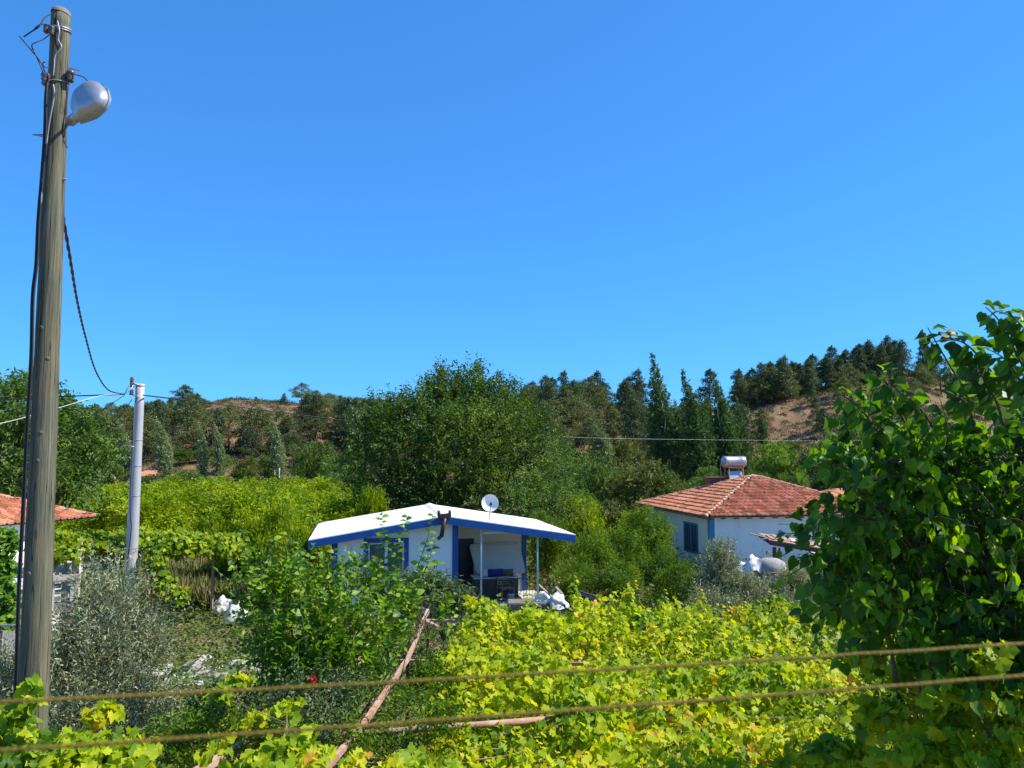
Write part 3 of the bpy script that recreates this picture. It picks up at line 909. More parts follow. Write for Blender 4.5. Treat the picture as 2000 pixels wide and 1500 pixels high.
def hip_roof(parent, corners, apexes, faces, wd=.22, ln=.36, limit=300, cam_local=None, keep=None):
    """corners/apexes: dict of points; faces: list of (eaveA, eaveB, topB, topA) keys. Roof > tiles, ridge tiles."""
    P = {**corners, **apexes}
    ub = MB()
    for f in faces:
        pts = [P[k] for k in f]
        if pts[2] == pts[3]: pts = pts[:3]
        ub.add([p - Vector((0, 0, .02)) for p in pts], [tuple(range(len(pts)))])
    roof = ub.build('roof', M['brown_metal'], parent)
    tm = tile_mesh(wd, ln)
    items = []
    for f in faces:
        a, b, c, d = [P[k] for k in f]
        xa = (b - a).normalized()
        n = xa.cross((c - b) if c != b else (d - a)).normalized()
        if n.z < 0: n = -n
        ya = n.cross(xa).normalized()
        W = (b - a).length
        Hs = (d - a).dot(ya)
        da, db = (d - a).dot(xa), (c - a).dot(xa)
        rows = int(Hs / ln)
        ln2 = Hs / rows
        cols = int(W / wd) + 1
        for r in range(rows):
            t = (r + .5) / rows
            lo, hi = da * t, W + (db - W) * t
            for c_ in range(cols):
                x = (c_ + .5) * wd
                if x < lo - wd * .3 or x > hi + wd * .3: continue
                o = a + xa * x + ya * (r * ln2 - .03) + n * (.02 + R.uniform(-.004, .006))
                mt_ = Matrix((xa, ya, n)).transposed().to_4x4()
                mt_ = Matrix.Translation(o) @ mt_ @ Matrix.Rotation(R.uniform(-.02, .02), 4, 'Z')
                items.append((mt_, n))
    cl = cam_local
    def size(it):
        p = it[0].translation; v = (cl - p)
        return -it[1].dot(v.normalized()) / v.length ** 2 if (keep is None or keep(p)) else 1
    items.sort(key=size)
    for mt_, n in items[:limit]:
        o = bpy.data.objects.new('tile', tm); COL.objects.link(o); o.parent = roof; o.matrix_local = mt_
    if len(items) > limit:
        tv = [v.co.copy() for v in tm.vertices]; tf = [tuple(p.vertices) for p in tm.polygons]
        rest = MB()
        for mt_, n in items[limit:]:
            rest.add([mt_ @ v for v in tv], tf)
        tag(rest.build('tiles', M['tile'], roof), kind='stuff')
    # ridge tiles: half-round caps along every hip and ridge
    edges = set()
    for f in faces:
        for i in (1, 2, 3):
            e = (f[i], f[(i + 1) % 4])
            if e[0] != e[1]: edges.add(tuple(sorted(e)))
    for e in edges:
        p, q = P[e[0]], P[e[1]]
        if (q.z < p.z): p, q = q, p
        L = (q - p).length
        if L < .05: continue
        k = max(1, int(L / .34))
        for i in range(k):
            s0 = p.lerp(q, i / k); s1 = p.lerp(q, (i + 1.12) / k)
            d = (s1 - s0).normalized(); x = d.cross(Vector((0, 0, 1))).normalized(); z = x.cross(d)
            vs, fs = [], []
            m = 7
            for pt, rr, lift in ((s0, .115, .05), (s1, .095, .03)):
                for j in range(m):
                    a = math.pi * j / (m - 1)
                    vs.append(pt + x * math.cos(a) * rr + z * (math.sin(a) * rr + lift - .03))
            for j in range(m - 1): fs.append((j, j + 1, m + j + 1, m + j))
            fs.append(tuple(range(m)))
            rt = MB(); rt.add(vs, fs, False); rt.build('ridge_tile', M['ridge'], roof)
    return roof

# ------------------------------------------------------------------ red-roofed house, right
def red_house():
    C = at(1377, 1010, 36.0)
    F = Fr((C.x, C.y, 0), 10)
    h = empty('red_roofed_house', F.O, F.r, 'white house with teal corner and red tiled hip roof behind the olive trees', 'house')
    ez = C.z; S_, L_ = 9.6, 9.95
    az = at(1468, 931, 41.5).z
    V_ = Vector
    corners = {'a': V_((0, 0, ez)), 'b': V_((L_, 0, ez)), 'c': V_((L_, S_, ez)), 'd': V_((0, S_, ez))}
    ap = {'p': V_((4.8, 4.8, az)), 'q': V_((L_ - 4.8, 4.8, az))}
    M0 = Matrix.Rotation(-F.r, 4, 'Z') @ Matrix.Translation(-F.O)
    cl = M0 @ V_((0, 0, H))
    hip_roof(h, corners, ap, [('a', 'b', 'q', 'p'), ('d', 'a', 'p', 'p'), ('b', 'c', 'q', 'q'), ('c', 'd', 'p', 'q')], wd=.23, ln=.38, cam_local=cl,
             keep=lambda p: p.x < 7.2)
    o = .42
    w = MB(); w.box(o, L_ - o, o, o + .22, 0, ez - .06); w.build('wall', M['plaster'], h)
    # left wall with the window opening
    v0, wz1 = F.vz(1363, 1024, o); v1, _ = F.vz(1336, 1022, o)
    wz0 = wz1 - 1.45
    w = MB(); w.box(o, o + .22, o + .22, v0, 0, ez - .06); w.box(o, o + .22, v1, S_ - o - .22, 0, ez - .06)
    w.box(o, o + .22, v0, v1, wz1, ez - .06); w.box(o, o + .22, v0, v1, 0, wz0); w.build('wall', M['plaster'], h)
    w = MB(); w.box(L_ - o - .22, L_ - o, o + .22, S_ - o - .22, 0, ez - .06); w.build('wall', M['plaster'], h)
    w = MB(); w.box(o, L_ - o, S_ - o - .22, S_ - o, 0, ez - .06); w.build('wall', M['plaster'], h)
    sf = MB(); sf.box(.03, L_ - .03, .03, S_ - .03, ez - .058, ez - .035); sf.build('soffit', M['wood_white'], h)
    p = MB(); p.box(o - .03, o + .22, o - .03, o + .0, 0, ez - .065); p.box(o - .03, o, o, o + .2, 0, ez - .065); p.build('corner_stripe', M['teal'], h)
    # rafter tails below both eaves
    for i in range(15):
        x = .35 + i * .66
        r = MB(); r.hexa([(x - .035, .02, ez - .10), (x + .035, .02, ez - .10), (x + .035, o, ez - .15), (x - .035, o, ez - .15)],
                         [(x - .035, .02, ez - .06), (x + .035, .02, ez - .06), (x + .035, o, ez - .06), (x - .035, o, ez - .06)])
        r.build('rafter', M['brown_metal'], h)
        r = MB(); r.hexa([(.02, x - .035, ez - .10), (.02, x + .035, ez - .10), (o, x + .035, ez - .15), (o, x - .035, ez - .15)],
                         [(.02, x - .035, ez - .06), (.02, x + .035, ez - .06), (o, x + .035, ez - .06), (o, x - .035, ez - .06)])
        r.build('rafter', M['brown_metal'], h)
    # window: frame, panes, bars
    wf = MB()
    for a, b, c, d in ((v0 - .02, v0 + .08, wz0, wz1), (v1 - .08, v1 + .02, wz0, wz1), (v0 + .08, v1 - .08, wz1 - .08, wz1 + .02), (v0 + .08, v1 - .08, wz0 - .02, wz0 + .08), ((v0 + v1) / 2 - .03, (v0 + v1) / 2 + .03, wz0 + .08, wz1 - .08)):
        wf.box(o - .025, o + .05, a, b, c, d)
    wd = wf.build('window', M['teal'], h)
    for a, b in ((v0 + .08, (v0 + v1) / 2 - .03), ((v0 + v1) / 2 + .03, v1 - .08)):
        g = MB(); g.box(o + .04, o + .05, a, b, wz0 + .08, wz1 - .08); g.build('pane', M['glass'], wd)
    for i in range(9):
        y = v0 + .05 + (v1 - v0 - .1) * i / 8
        b_ = MB(); b_.tube([(o - .05, y, wz0), (o - .05, y, wz1)], .009, 5); b_.build('bar', M['teal'], wd)
    b_ = MB(); b_.tube([(o - .05, v0, wz1 - .2), (o - .05, v1, wz1 - .2)], .01, 5); b_.build('bar', M['teal'], wd)
    # vent disc on the front wall
    u, z = F.uz(1524, 1040, o)
    d = MB(); d.lathe([(0, 0), (.12, 0), (.12, .03), (.09, .035), (.085, .015), (0, .015)], 20, Matrix.Translation((u, o - .002, z)) @ Matrix.Rotation(math.pi / 2, 4, 'X')); d.build('vent', M['galv'], h)
    # brick chimney stub behind the hip
    q = at(1400, 938, 43.5); l = M0 @ q
    c = MB(); c.box(l.x - .55, l.x + .45, l.y - .3, l.y + .3, az - 1.2, l.z + .12, bev=.01); c.box(l.x - .6, l.x + .5, l.y - .35, l.y + .35, l.z + .12, l.z + .18, bev=.01)
    c.build('chimney', M['chimney'], h)

    # solar water heater on the roof
    T = at(1433, 902, 43.0)
    sh = empty('solar_water_heater', (T.x, T.y, at(1433, 940, 43.0).z - .1), F.r + .06, 'solar water heater with a silver drum tank on the red roof', 'water heater')
    zt = T.z - sh.location.z
    k = MB(); rr = .31; hl = .68
    prof = [(0, -hl), (.2, -hl), (rr - .02, -hl + .04), (rr, -hl + .08), (rr + .004, -hl + .3), (rr, -hl + .31), (rr, hl - .31), (rr + .004, hl - .3), (rr, hl - .08), (rr - .02, hl - .04), (.2, hl), (0, hl)]
    k.lathe(prof, 28, Matrix.Translation((0, 0, zt)) @ Matrix.Rotation(math.pi / 2, 4, 'Y')); k.build('tank', M['alu'], sh)
    for sx in (-1, 1):
        for sy in (-1, 1):
            l_ = MB(); l_.bar((sx * .46, sy * .34, -.35), (sx * .42, sy * .2, zt - .2), .05, .05); l_.build('leg', M['rust'], sh)
    fr = MB(); fr.bar((-.5, -.26, .12), (.5, -.26, .12), .05, .05); fr.bar((-.46, -.22, zt - .3), (.46, -.22, zt - .3), .06, .08); fr.bar((-.5, .3, .1), (.5, .3, .1), .05, .05); fr.build('frame', M['rust'], sh)
    pn = MB(); pn.box(-.42, .42, -.03, .03, -.35, .35, Matrix.Translation((0, -.2, .33)) @ Matrix.Rotation(math.radians(-22), 4, 'X')); pn.build('collector_back', M['alu'], sh)
    pb = MB(); pb.box(-.40, .40, -.05, .05, -.12, .12, Matrix.Translation((0, -.33, .02))); pb.build('tray', M['brick'], sh)
    pipe = MB(); pipe.tube([(-.75, .1, -.4), (-.76, .1, zt - .1), (-.66, 0, zt)], .02, 6); pipe.build('pipe', M['galv'], sh)
    return F
FR = red_house()

# ------------------------------------------------------------------ lean-to, oven, steps by the red house
def yard_right():
    # lean-to roof
    A = at(1503, 1060, 31.5); B = at(1665, 1086, 30.0)
    t = empty('lean_to_shelter', (A.x, A.y, 0), 0, 'rusty lean-to shelter with worn boards piled on its sloping roof', 'shelter')
    O = Vector((A.x, A.y, 0))
    A, B = A - O, B - O
    C_ = B + Vector((.3, 2.2, .06)); D_ = A + Vector((.3, 2.2, .04))
    b = MB(); b.bar(A, B, .08, .16); b.build('beam', M['rust_dark'], t)
    b = MB(); b.bar(A + Vector((.05, .04, 0)), D_, .08, .12); b.build('beam', M['rust_dark'], t)
    s = MB(); up = Vector((0, 0, .09)); s.hexa([A + up * .9, B + up * .9, C_ + up, D_ + up], [A + up * 1.3, B + up * 1.3, C_ + up * 1.4, D_ + up * 1.4]); s.build('roof_sheet', M['rust'], t)
    for i in range(16):
        f = i / 15
        p = A.lerp(B, f) + up * 1.5; q = D_.lerp(C_, f) + up * 1.6
        a0 = p.lerp(q, R.uniform(.0, .25)) + Vector((0, 0, R.uniform(.0, .03))); a1 = p.lerp(q, R.uniform(.6, 1.0)) + Vector((R.uniform(-.6, .4), 0, .03))
        k = MB(); k.bar(a0, a1, R.uniform(.10, .2), .03); k.build('plank', R.choice([M['wood_old'], M['wood_white'], M['rust']]), t)
    k = MB(); k.bar(A + Vector((-.45, .1, .12)), A + Vector((1.6, .9, .2)), .05, .03); k.build('plank', M['wood_old'], t)
    P = at(1513, 1068, 31.5) - O
    p = MB(); p.box(P.x - .06, P.x + .06, -.02, .10, 0, P.z - .02); p.build('post', M['rust_dark'], t)
    p = MB(); p.box(B.x - .12, B.x, B.y - .02, B.y + .10, 0, B.z - .06); p.build('post', M['rust_dark'], t)
    p = MB(); p.bar(P + Vector((0, .04, -.55)), P + Vector((.75, 0, -.10)), .035, .035); p.build('brace', M['rust_dark'], t)
    # bread oven, half wrapped in white tarp
    c = at(1506, 1110, 30.5)
    ov = empty('clay_oven', (c.x, c.y, 0), 0, 'domed grey concrete oven beside the post of the lean-to', 'oven')
    m = MB(); zt = at(1499, 1091, 30.5).z
    m.lathe([(.62, 0), (.62, zt * .55), (.60, zt * .75), (.50, zt * .92), (.3, zt), (0, zt + .01)], 24); m.build('dome', M['concrete'], ov)
    m = MB(); m.lathe([(.64, zt * .62), (.66, zt * .64), (.66, zt * .68), (.63, zt * .7)], 24); m.build('hoop', M['brick'], ov)
    tp = empty('white_tarp', (c.x - 1.15, c.y + .45, 0), 0, 'crumpled white tarp heaped against the grey oven', 'tarp')
    n = 26; vs = []; fs = []
    for j in range(n):
        for i in range(n):
            x, y = -1.0 + 2.0 * i / (n - 1), -.7 + 1.4 * j / (n - 1)
            f_ = max(0, min(1, (x + 1) / 1.8)); zz = (zt - .2) * f_ ** .8 * (1 - .35 * (y / .7) ** 4) + .26 * noise.noise(Vector((x * 2.3, y * 2.3, 4))) + .12 * noise.noise(Vector((x * 6, y * 6, 2)))
            vs.append((x * .8 - .1, y * .8 - .3, max(zz, .0) + .2))
    fs = [(j * n + i, j * n + i + 1, (j + 1) * n + i + 1, (j + 1) * n + i) for j in range(n - 1) for i in range(n - 1)]
    m = MB(); m.add(vs, fs, True); m.build('sheet', M['sack'], tp)
    # steps against the wall
    s0 = at(1530, 1110, 33.6)
    st = empty('concrete_steps', (s0.x, s0.y, 0), FR.r, 'worn concrete steps rising along the white house wall', 'steps')
    for i in range(6):
        m = MB(); m.box(i * .33, i * .33 + .36 if i < 5 else 3.4, 0, .95, 0, .18 + i * .19, bev=.015); m.build('step', M['concrete_light'], st)
yard_right()

# ------------------------------------------------------------------ left house with red roof, arbour, cart
def left_house():
    E = at(186, 1010, 27.5)
    O = Vector((E.x, E.y, 0))
    h = empty('tiled_cottage', O, 0, 'cottage with low red tiled roof and bluish white wall behind the wooden pole', 'house')
    ez = E.z
    V_ = Vector
    dA = (at(0, 1034, 24.4) - E); dA.z = 0; dA.normalize()        # front eave runs left and towards us
    back = V_((-dA.y, dA.x, 0)); back = back if back.y > 0 else -back
    LA, DB = 11.0, 8.4
    a, b = V_((0, 0, ez)) + dA * LA, V_((0, 0, ez))
    c, d = b + back * DB, a + back * DB
    rise = 1.55
    p = a + back * 4.2 - dA * 4.2 + V_((0, 0, rise)); q = b + back * 4.2 + dA * 4.2 + V_((0, 0, rise))
    hip_roof(h, {'a': a, 'b': b, 'c': c, 'd': d}, {'p': p, 'q': q}, [('a', 'b', 'q', 'p'), ('b', 'c', 'q', 'q'), ('c', 'd', 'p', 'q'), ('d', 'a', 'p', 'p')], wd=.26, ln=.40, cam_local=V_((0, 0, H)) - O,
             keep=lambda s: (s + O).x / (s + O).y > -.69)
    xa = -dA
    def loc(u, v, z): return dA * u + back * v + V_((0, 0, z))
    o = .4
    def wl(u0, u1, v0, v1, z0, z1, mat, name='wall'):
        m = MB(); m.hexa([loc(u0, v0, z0), loc(u1, v0, z0), loc(u1, v1, z0), loc(u0, v1, z0)], [loc(u0, v0, z1), loc(u1, v0, z1), loc(u1, v1, z1), loc(u0, v1, z1)]); return m.build(name, mat, h)
    wl(o + .9, LA - o, o, o + .2, 0, ez - .04, M['plaster'])
    wl(o + .9, o + 1.1, o + .2, DB - o, 0, ez - .04, M['plaster'])
    wl(o + 1.1, LA - o, DB - o - .2, DB - o, 0, ez - .04, M['plaster'])
    wl(.04, LA, .04, DB - .04, ez - .04, ez - .015, M['wood_white'], 'soffit')
    # ledge of pale render below the wall
    wl(o + .84, LA - o, o - .05, o - .003, 0, ez - 1.05, M['plaster_in'], 'plinth')
    # white board lean-to door panels in front
    g0 = at(98, 1100, 21.5); g1 = at(160, 1090, 27)
    g = empty('board_shed', (g0.x, g0.y, 0), 0, 'small whitewashed shed of upright boards under the vine arbour', 'shed')
    G0 = V_((0, 0, 0)); G1 = V_((g1.x - g0.x, g1.y - g0.y, 0))
    G0 = G0 - (G1) * .35
    n = 11
    for i in range(n):
        A = G0.lerp(G1, i / n); B = G0.lerp(G1, (i + .93) / n)
        nn = V_((-(B - A).y, (B - A).x, 0)).normalized() * (.02 + .008 * (i % 3))
        zt = 2.05 + .07 * math.sin(i * 2.3)
        m = MB(); m.hexa([A, B, B + nn, A + nn], [A + V_((0, 0, zt)), B + V_((0, 0, zt)), B + nn + V_((0, 0, zt)), A + nn + V_((0, 0, zt))]); m.build('plank', M['wood_white'], g)
    sd_ = (G1 - G0).normalized(); bk = V_((-sd_.y, sd_.x, 0))
    for zz in (1.55, .6):
        m = MB(); m.bar(G0 - bk * .02 + V_((0, 0, zz)), G1 - bk * .02 + V_((0, 0, zz)), .03, .08); m.build('batten', M['wood_white'], g)
    m = MB(); m.hexa([G0 + bk * .05, G1 + bk * .05, G1 + bk * 2, G0 + bk * 2], [G0 + bk * .05 + V_((0, 0, 2.0)), G1 + bk * .05 + V_((0, 0, 2.0)), G1 + bk * 2 + V_((0, 0, 2.0)), G0 + bk * 2 + V_((0, 0, 2.0))]); m.build('body', M['wood_white'], g)
    # cart / rabbit hutch of boards
    c0 = at(112, 1200, 18.0)
    ct = empty('board_hutch', (c0.x, c0.y, 0), math.radians(28), 'weathered slatted wooden hutch on brick legs beside the wooden pole', 'hutch')
    zb, zt = at(112, 1183, 18).z, at(112, 1133, 18).z
    for r in range(4):
        z0 = zb + (zt - zb) * r / 4
        m = MB(); m.box(-.55, .32, -.30, -.27, z0 + .01, z0 + (zt - zb) / 4 - .035); m.build('plank', M['wood_old'], ct)
        m = MB(); m.box(.30, .33, -.26, .5, z0 + .01, z0 + (zt - zb) / 4 - .035); m.build('plank', M['wood_old'], ct)
    for x in (-.5, -.1, .28):
        m = MB(); m.box(x - .035, x + .035, -.335, -.303, zb - .05, zt); m.build('batten', M['wood_white'], ct)
    m = MB(); m.box(-.6, .4, -.36, .56, zb - .10, zb - .0); m.build('floor_board', M['wood_old'], ct)
    m = MB(); m.box(-.62, .42, -.38, .58, zt + .0, zt + .04); m.build('lid', M['wood_old'], ct)
    for x in (-.45, .26):
        for y in (-.22, .42):
            m = MB(); m.box(x - .06, x + .06, y - .06, y + .06, 0, zb - .102); m.build('leg', M['brick'], ct)
left_house()

# ------------------------------------------------------------------ far cottages and tiny poles at the foot of the hill
def far_house(px, py, D, w, label, roofc, side=4.0):
    c = at(px, py, D)
    h = empty('far_cottage', (c.x, c.y, 0), R.uniform(-.3, .3), label, 'house')
    z = max(c.z - .9, 1.7)
    m = MB(); m.box(-w / 2, w / 2, 0, side, 0, z); m.build('wall', M['plaster'], h)
    m = MB(); e = .4
    m.add([(-w / 2 - e, -e, z), (w / 2 + e, -e, z), (w / 2 + e, side + e, z), (-w / 2 - e, side + e, z), (-w / 2 + side / 2, side / 2, z + .9), (w / 2 - side / 2, side / 2, z + .9)],
          [(0, 1, 5, 4), (1, 2, 5), (2, 3, 4, 5), (3, 0, 4), (3, 2, 1, 0)])
    m.build('roof', roofc, h)
    for x in (-w / 4, w / 4):
        m = MB(); m.box(x - .45, x + .45, -.03, .02, z - 1.7, z - .6); f = m.build('window', M['wood_white'], h)
        m = MB(); m.box(x - .38, x + .38, -.04, -.032, z - 1.63, z - .67); m.build('pane', M['glass'], f)
RT = surf('far_red_roof', (.44, .17, .09), (.54, .23, .13), 3, .9, bump=.3)
far_house(290, 928, 128, 6, 'tiny far cottage with red roof behind the grey pole', RT)
far_house(1655, 975, 62, 6, 'pale cottage glimpsed behind the mulberry tree', RT)

def small_pole(px, y0, y1, D, label, arm=True, r=.09):
    b, t = at(px, y1, D), at(px, y0, D)
    o = empty('power_pole', (b.x, b.y, hgt(b.x, b.y)), 0, label, 'pole', 'small power poles in the valley')
    h_ = t.z - o.location.z
    m = MB(); m.tube([(0, 0, -.3), (0, 0, h_)], [r * 1.3, r], 8); m.build('shaft', M['concrete_light'], o)
    if arm:
        m = MB(); m.bar((-.7, 0, h_ - .4), (.7, 0, h_ - .4), .08, .08); m.build('cross_arm', M['galv'], o)
small_pole(545, 914, 945, 115, 'short pale power pole below the silver poplar')
small_pole(1208, 908, 935, 105, 'pale power pole between the big elm and the brown-green tree')
small_pole(1466, 830, 858, 190, 'slender far pole on the slope right of the poplars', False)

# ------------------------------------------------------------------ wooden utility pole
def wooden_pole():
    b, t = at(62, 1430, 7.5), at(119, 28, 7.5)
    d = (t - b)
    g = b - d * (b.z / d.z)
    o = empty('wooden_utility_pole', (g.x, g.y, 0), 0, 'tall weathered round wooden utility pole rising beside the silver olive', 'utility pole')
    G = Vector((g.x, g.y, 0))
    top = t - G
    n = 90
    def cen(f): return top * f
    def rad(f): return .154 + (.088 - .154) * f ** .9
    pts = [cen(i / (n - 1)) for i in range(n)]
    m = MB(); m.tube(pts, [rad(i / (n - 1)) * (1 + .012 * noise.noise(Vector((0, 0, i * .3)))) for i in range(n)], 40, wob=.05)
    m.build('shaft', M['pole'], o)
    # chipped top
    m = MB(); m.lathe([(.093, 0), (.088, .03), (.06, .055), (0, .06)], 16, Matrix.Translation(top) @ Matrix.Rotation(.12, 4, 'Y')); m.build('cap', M['wood_old'], o)
    m = MB()
    def ring(f, rr=.012, name='band', mat=M['galv'], ex=.006):
        c = cen(f); r = rad(f) + ex
        mm = MB(); mm.tube([c + Vector((r * math.cos(a), r * math.sin(a), .02 * math.sin(a))) for a in np.linspace(0, 2 * math.pi, 25)], rr, 6, cap=False); return mm.build(name, mat, o)
    def fy(py):   # fraction of height at photo row
        z = at(100, py, 7.4).z
        return z / top.z
    ring(fy(47)); ring(fy(51), .008); ring(fy(152), .007)
    def side(py, ang, out):
        f = fy(py); r = rad(f) + out
        return cen(f) + Vector((r * math.cos(ang), r * math.sin(ang), 0))
    def insul(p, axis=(0, 0, 1), s=1.0):
        q = Vector(axis).to_track_quat('Z', 'Y').to_matrix().to_4x4()
        mm = MB(); mm.lathe([(0, -.06), (.022, -.06), (.03, -.045), (.022, -.03), (.034, -.012), (.022, 0), (.036, .014), (.03, .035), (.012, .045), (0, .045)], 14, Matrix.Translation(p) @ q @ Matrix.Scale(s, 4)); mm.build('insulator', M['ceramic'], o)
    PI = math.pi
    insul(side(155, -PI * .62, .045), s=1.25)
    insul(side(140, -PI * .06, .05), s=1.2)
    insul(side(60, -PI * .55, .03), (0, 0, 1), .9)
    insul(side(52, -PI * .8, .03), (0, .2, 1), .9)
    # hooks and steps
    for py, a, ln, th in ((258, PI * 1.02, .15, .011), (345, PI * 1.0, .07, .006), (345, -PI * .03, .055, .010), (140, -PI * .05, .12, .007), (515, PI * 1.03, .05, .009)):
        p = side(py, a, -.02); q = p + Vector((math.cos(a) * ln, math.sin(a) * ln, .01))
        mm = MB(); mm.tube([p, p.lerp(q, .5), q], [th * 1.8, th * 1.3, th * .5], 8); mm.build('spike', M['galv'], o)
    # stub wires at the top
    def wire(pts, r=.0045, mat=M['black'], name='wire'):
        P = [at(x, y, D) - G for x, y, D in pts]
        # smooth
        Q = []
        for i in range(len(P) - 1):
            p0, p1, p2, p3 = P[max(i - 1, 0)], P[i], P[i + 1], P[min(i + 2, len(P) - 1)]
            for k in range(5):
                s = k / 5
                Q.append(.5 * ((2 * p1) + (p2 - p0) * s + (2 * p0 - 5 * p1 + 4 * p2 - p3) * s * s + (3 * p1 - p0 - 3 * p2 + p3) * s ** 3))
        Q.append(P[-1])
        mm = MB(); mm.tube(Q, r, 6); return mm.build(name, mat, o)
    wire([(100, 27, 7.4), (88, 34, 7.35), (76, 52, 7.3), (64, 60, 7.3), (52, 68, 7.3), (46, 72, 7.3)], .007)
    wire([(100, 50, 7.4), (86, 47, 7.35), (74, 50, 7.3), (64, 60, 7.3), (54, 66, 7.3)], .006)
    wire([(37, 70, 7.3), (50, 85, 7.3), (66, 104, 7.3), (80, 122, 7.3), (88, 142, 7.35), (92, 152, 7.4)], .0055)
    wire([(62, 88, 7.3), (70, 108, 7.3), (80, 130, 7.3), (86, 150, 7.35), (87, 162, 7.4)], .0055)
    wire([(98, 66, 7.4), (86, 76, 7.35), (70, 83, 7.3), (62, 88, 7.3), (64, 98, 7.3)], .005)
    wire([(90, 122, 7.38), (84, 122, 7.36), (86, 130, 7.35), (96, 133, 7.38)], .005)
    wire([(134, 142, 7.4), (148, 146, 7.35), (162, 150, 7.3), (171, 158, 7.3)], .005)
    wire([(132, 150, 7.4), (136, 158, 7.36), (142, 152, 7.36), (140, 144, 7.38)], .006)
    wire([(134, 133, 7.4), (146, 135, 7.38), (158, 139, 7.35)], .007, M['galv'])
    wire([(112, 40, 7.36), (116, 60, 7.35), (114, 78, 7.35), (120, 92, 7.36), (108, 108, 7.35), (106, 128, 7.35), (104, 148, 7.35)], .006, M['galv'])
    wire([(118, 44, 7.36), (122, 62, 7.36), (118, 82, 7.36), (112, 100, 7.36)], .006, M['dark'])
    wire([(110, 55, 7.36), (108, 80, 7.36), (112, 95, 7.36)], .007, M['dark'])
    wire([(104, 165, 7.35), (106, 185, 7.36), (100, 220, 7.37), (95, 250, 7.37), (90, 290, 7.37), (84, 340, 7.36), (80, 400, 7.36)], .008, M['galv'])
    wire([(131, 165, 7.38), (130, 190, 7.38), (126, 225, 7.38), (122, 252, 7.38), (124, 272, 7.36), (127, 280, 7.34), (131, 288, 7.33)], .006)
    wire([(134, 165, 7.40), (131, 200, 7.39), (128, 240, 7.38), (125, 280, 7.37)], .005, M['rust_dark'])
    # black down cable beside the shaft
    for dx, dD in ((0, 0), (4, .03)):
        wire([(92 + dx * .5, 150, 7.36), (88 + dx * .6, 190, 7.34), (86 + dx, 260, 7.36), (80 + dx, 345, 7.36), (73 + dx, 430, 7.36), (69 + dx, 515, 7.35), (62 + dx, 580, 7.34), (59 + dx, 700, 7.33), (50 + dx, 850, 7.33), (43 + dx, 1000, 7.33), (35 + dx, 1150, 7.33), (29 + dx, 1340, 7.33), (20 + dx, 1600, 7.4)], .0095, name='down_cable')
    # knots standing proud
    for py, a in ((900, -PI * .45), (1120, -PI * .55), (700, -PI * .3), (640, -PI * .52), (845, -PI * .4)):
        p = side(py, a, -.006)
        mm = MB(); mm.lathe([(.0, .012), (.012, .012), (.022, .006), (.03, -.004)], 12, Matrix.Translation(p) @ Vector((math.cos(a), math.sin(a), 0)).to_track_quat('Z', 'Y').to_matrix().to_4x4()); mm.build('knot', M['pole'], o)
    # ---- street lamp
    p0 = at(131, 243, 7.42); p1 = at(152, 226, 7.25)
    L = empty('street_lamp', p0, 0, 'silver oval street lamp head clamped high on the wooden pole', 'street lamp')
    c = p1 - p0
    m = MB(); m.tube([Vector((-.06, .02, -.06)), Vector((0, 0, 0)), c * .55], .017, 10); m.build('arm', M['galv'], L)
    m = MB(); m.tube([c * .35, c * 1.25], .05, 14); m.build('collar', M['alu'], L)
    # head: long axis X, dome +Z, lens -Z
    def head(s0, s1, ztop, zs, name, mat, nu=22, nv=12):
        pass
    X = (at(212, 176, 7.2) - p1).normalized()
    Zt = Vector((-.26, -.92, .26)); Zt = (Zt - X * Zt.dot(X)).normalized()
    Y = Zt.cross(X)
    B_ = Matrix((X, Y, Zt)).transposed().to_4x4(); B_.translation = c * 1.0
    LH, WH, HH = .385, .20, .14
    nu, nv = 24, 28
    def outline(s):      # half width along the length
        return WH * (.50 + .50 * min(1, s / .42) ** .8) * (1 - max(0, (s - .55) / .45) ** 2.4) ** .42
    def shell(hh, sgn, ex, pw=.6):
        vs, fs = [], []
        for i in range(nu + 1):
            s = i / nu; w_ = outline(max(s, .02)) + ex
            prof_h = hh * (.45 + .55 * min(1, s / .3) ** .7) * (1 - max(0, (s - .6) / .4) ** 2.2) ** .45
            for j in range(nv // 2 + 1):
                a = math.pi * j / (nv // 2)
                cs, sn = math.cos(a), math.sin(a)
                vs.append(B_ @ Vector((s * LH, w_ * math.copysign(abs(cs) ** pw, cs), sgn * prof_h * sn ** pw)))
        k = nv // 2 + 1
        for i in range(nu):
            for j in range(k - 1): fs.append((i * k + j, i * k + j + 1, (i + 1) * k + j + 1, (i + 1) * k + j))
        fs.append(tuple(range(k)))
        mm = MB(); mm.add(vs, fs, True); return mm
    shell(HH, 1, 0).build('housing', M['alu'], L)
    shell(.05, -1, -.012, .8).build('lens', M['lampglass'], L)
    vs, fs = [], []
    ns = 24
    ol = [(i / ns, 1) for i in range(ns + 1)] + [(i / ns, -1) for i in range(ns, -1, -1)]
    for s, sg in ol:
        w_ = outline(max(s, .02))
        for e, z in ((-.01, -.012), (.010, -.012), (.010, .012), (-.01, .012)):
            vs.append(B_ @ Vector(((s - .5) * (LH + 2 * e) + .5 * LH, sg * (w_ + e), z)))
    nn = len(ol)
    for i in range(nn):
        i2 = (i + 1) % nn
        for j in range(4): fs.append((i * 4 + j, i * 4 + (j + 1) % 4, i2 * 4 + (j + 1) % 4, i2 * 4 + j))
    m = MB(); m.add(vs, fs); m.build('rim', M['alu'], L)
    for s, sg in ((.55, 1), (.98, 0)):
        m = MB(); q = B_ @ Vector((s * LH, sg * (outline(s) + .012), 0)); m.box(-.012, .012, -.012, .012, -.022, .022, Matrix.Translation(q)); m.build('clip', M['galv'], L)
wooden_pole()

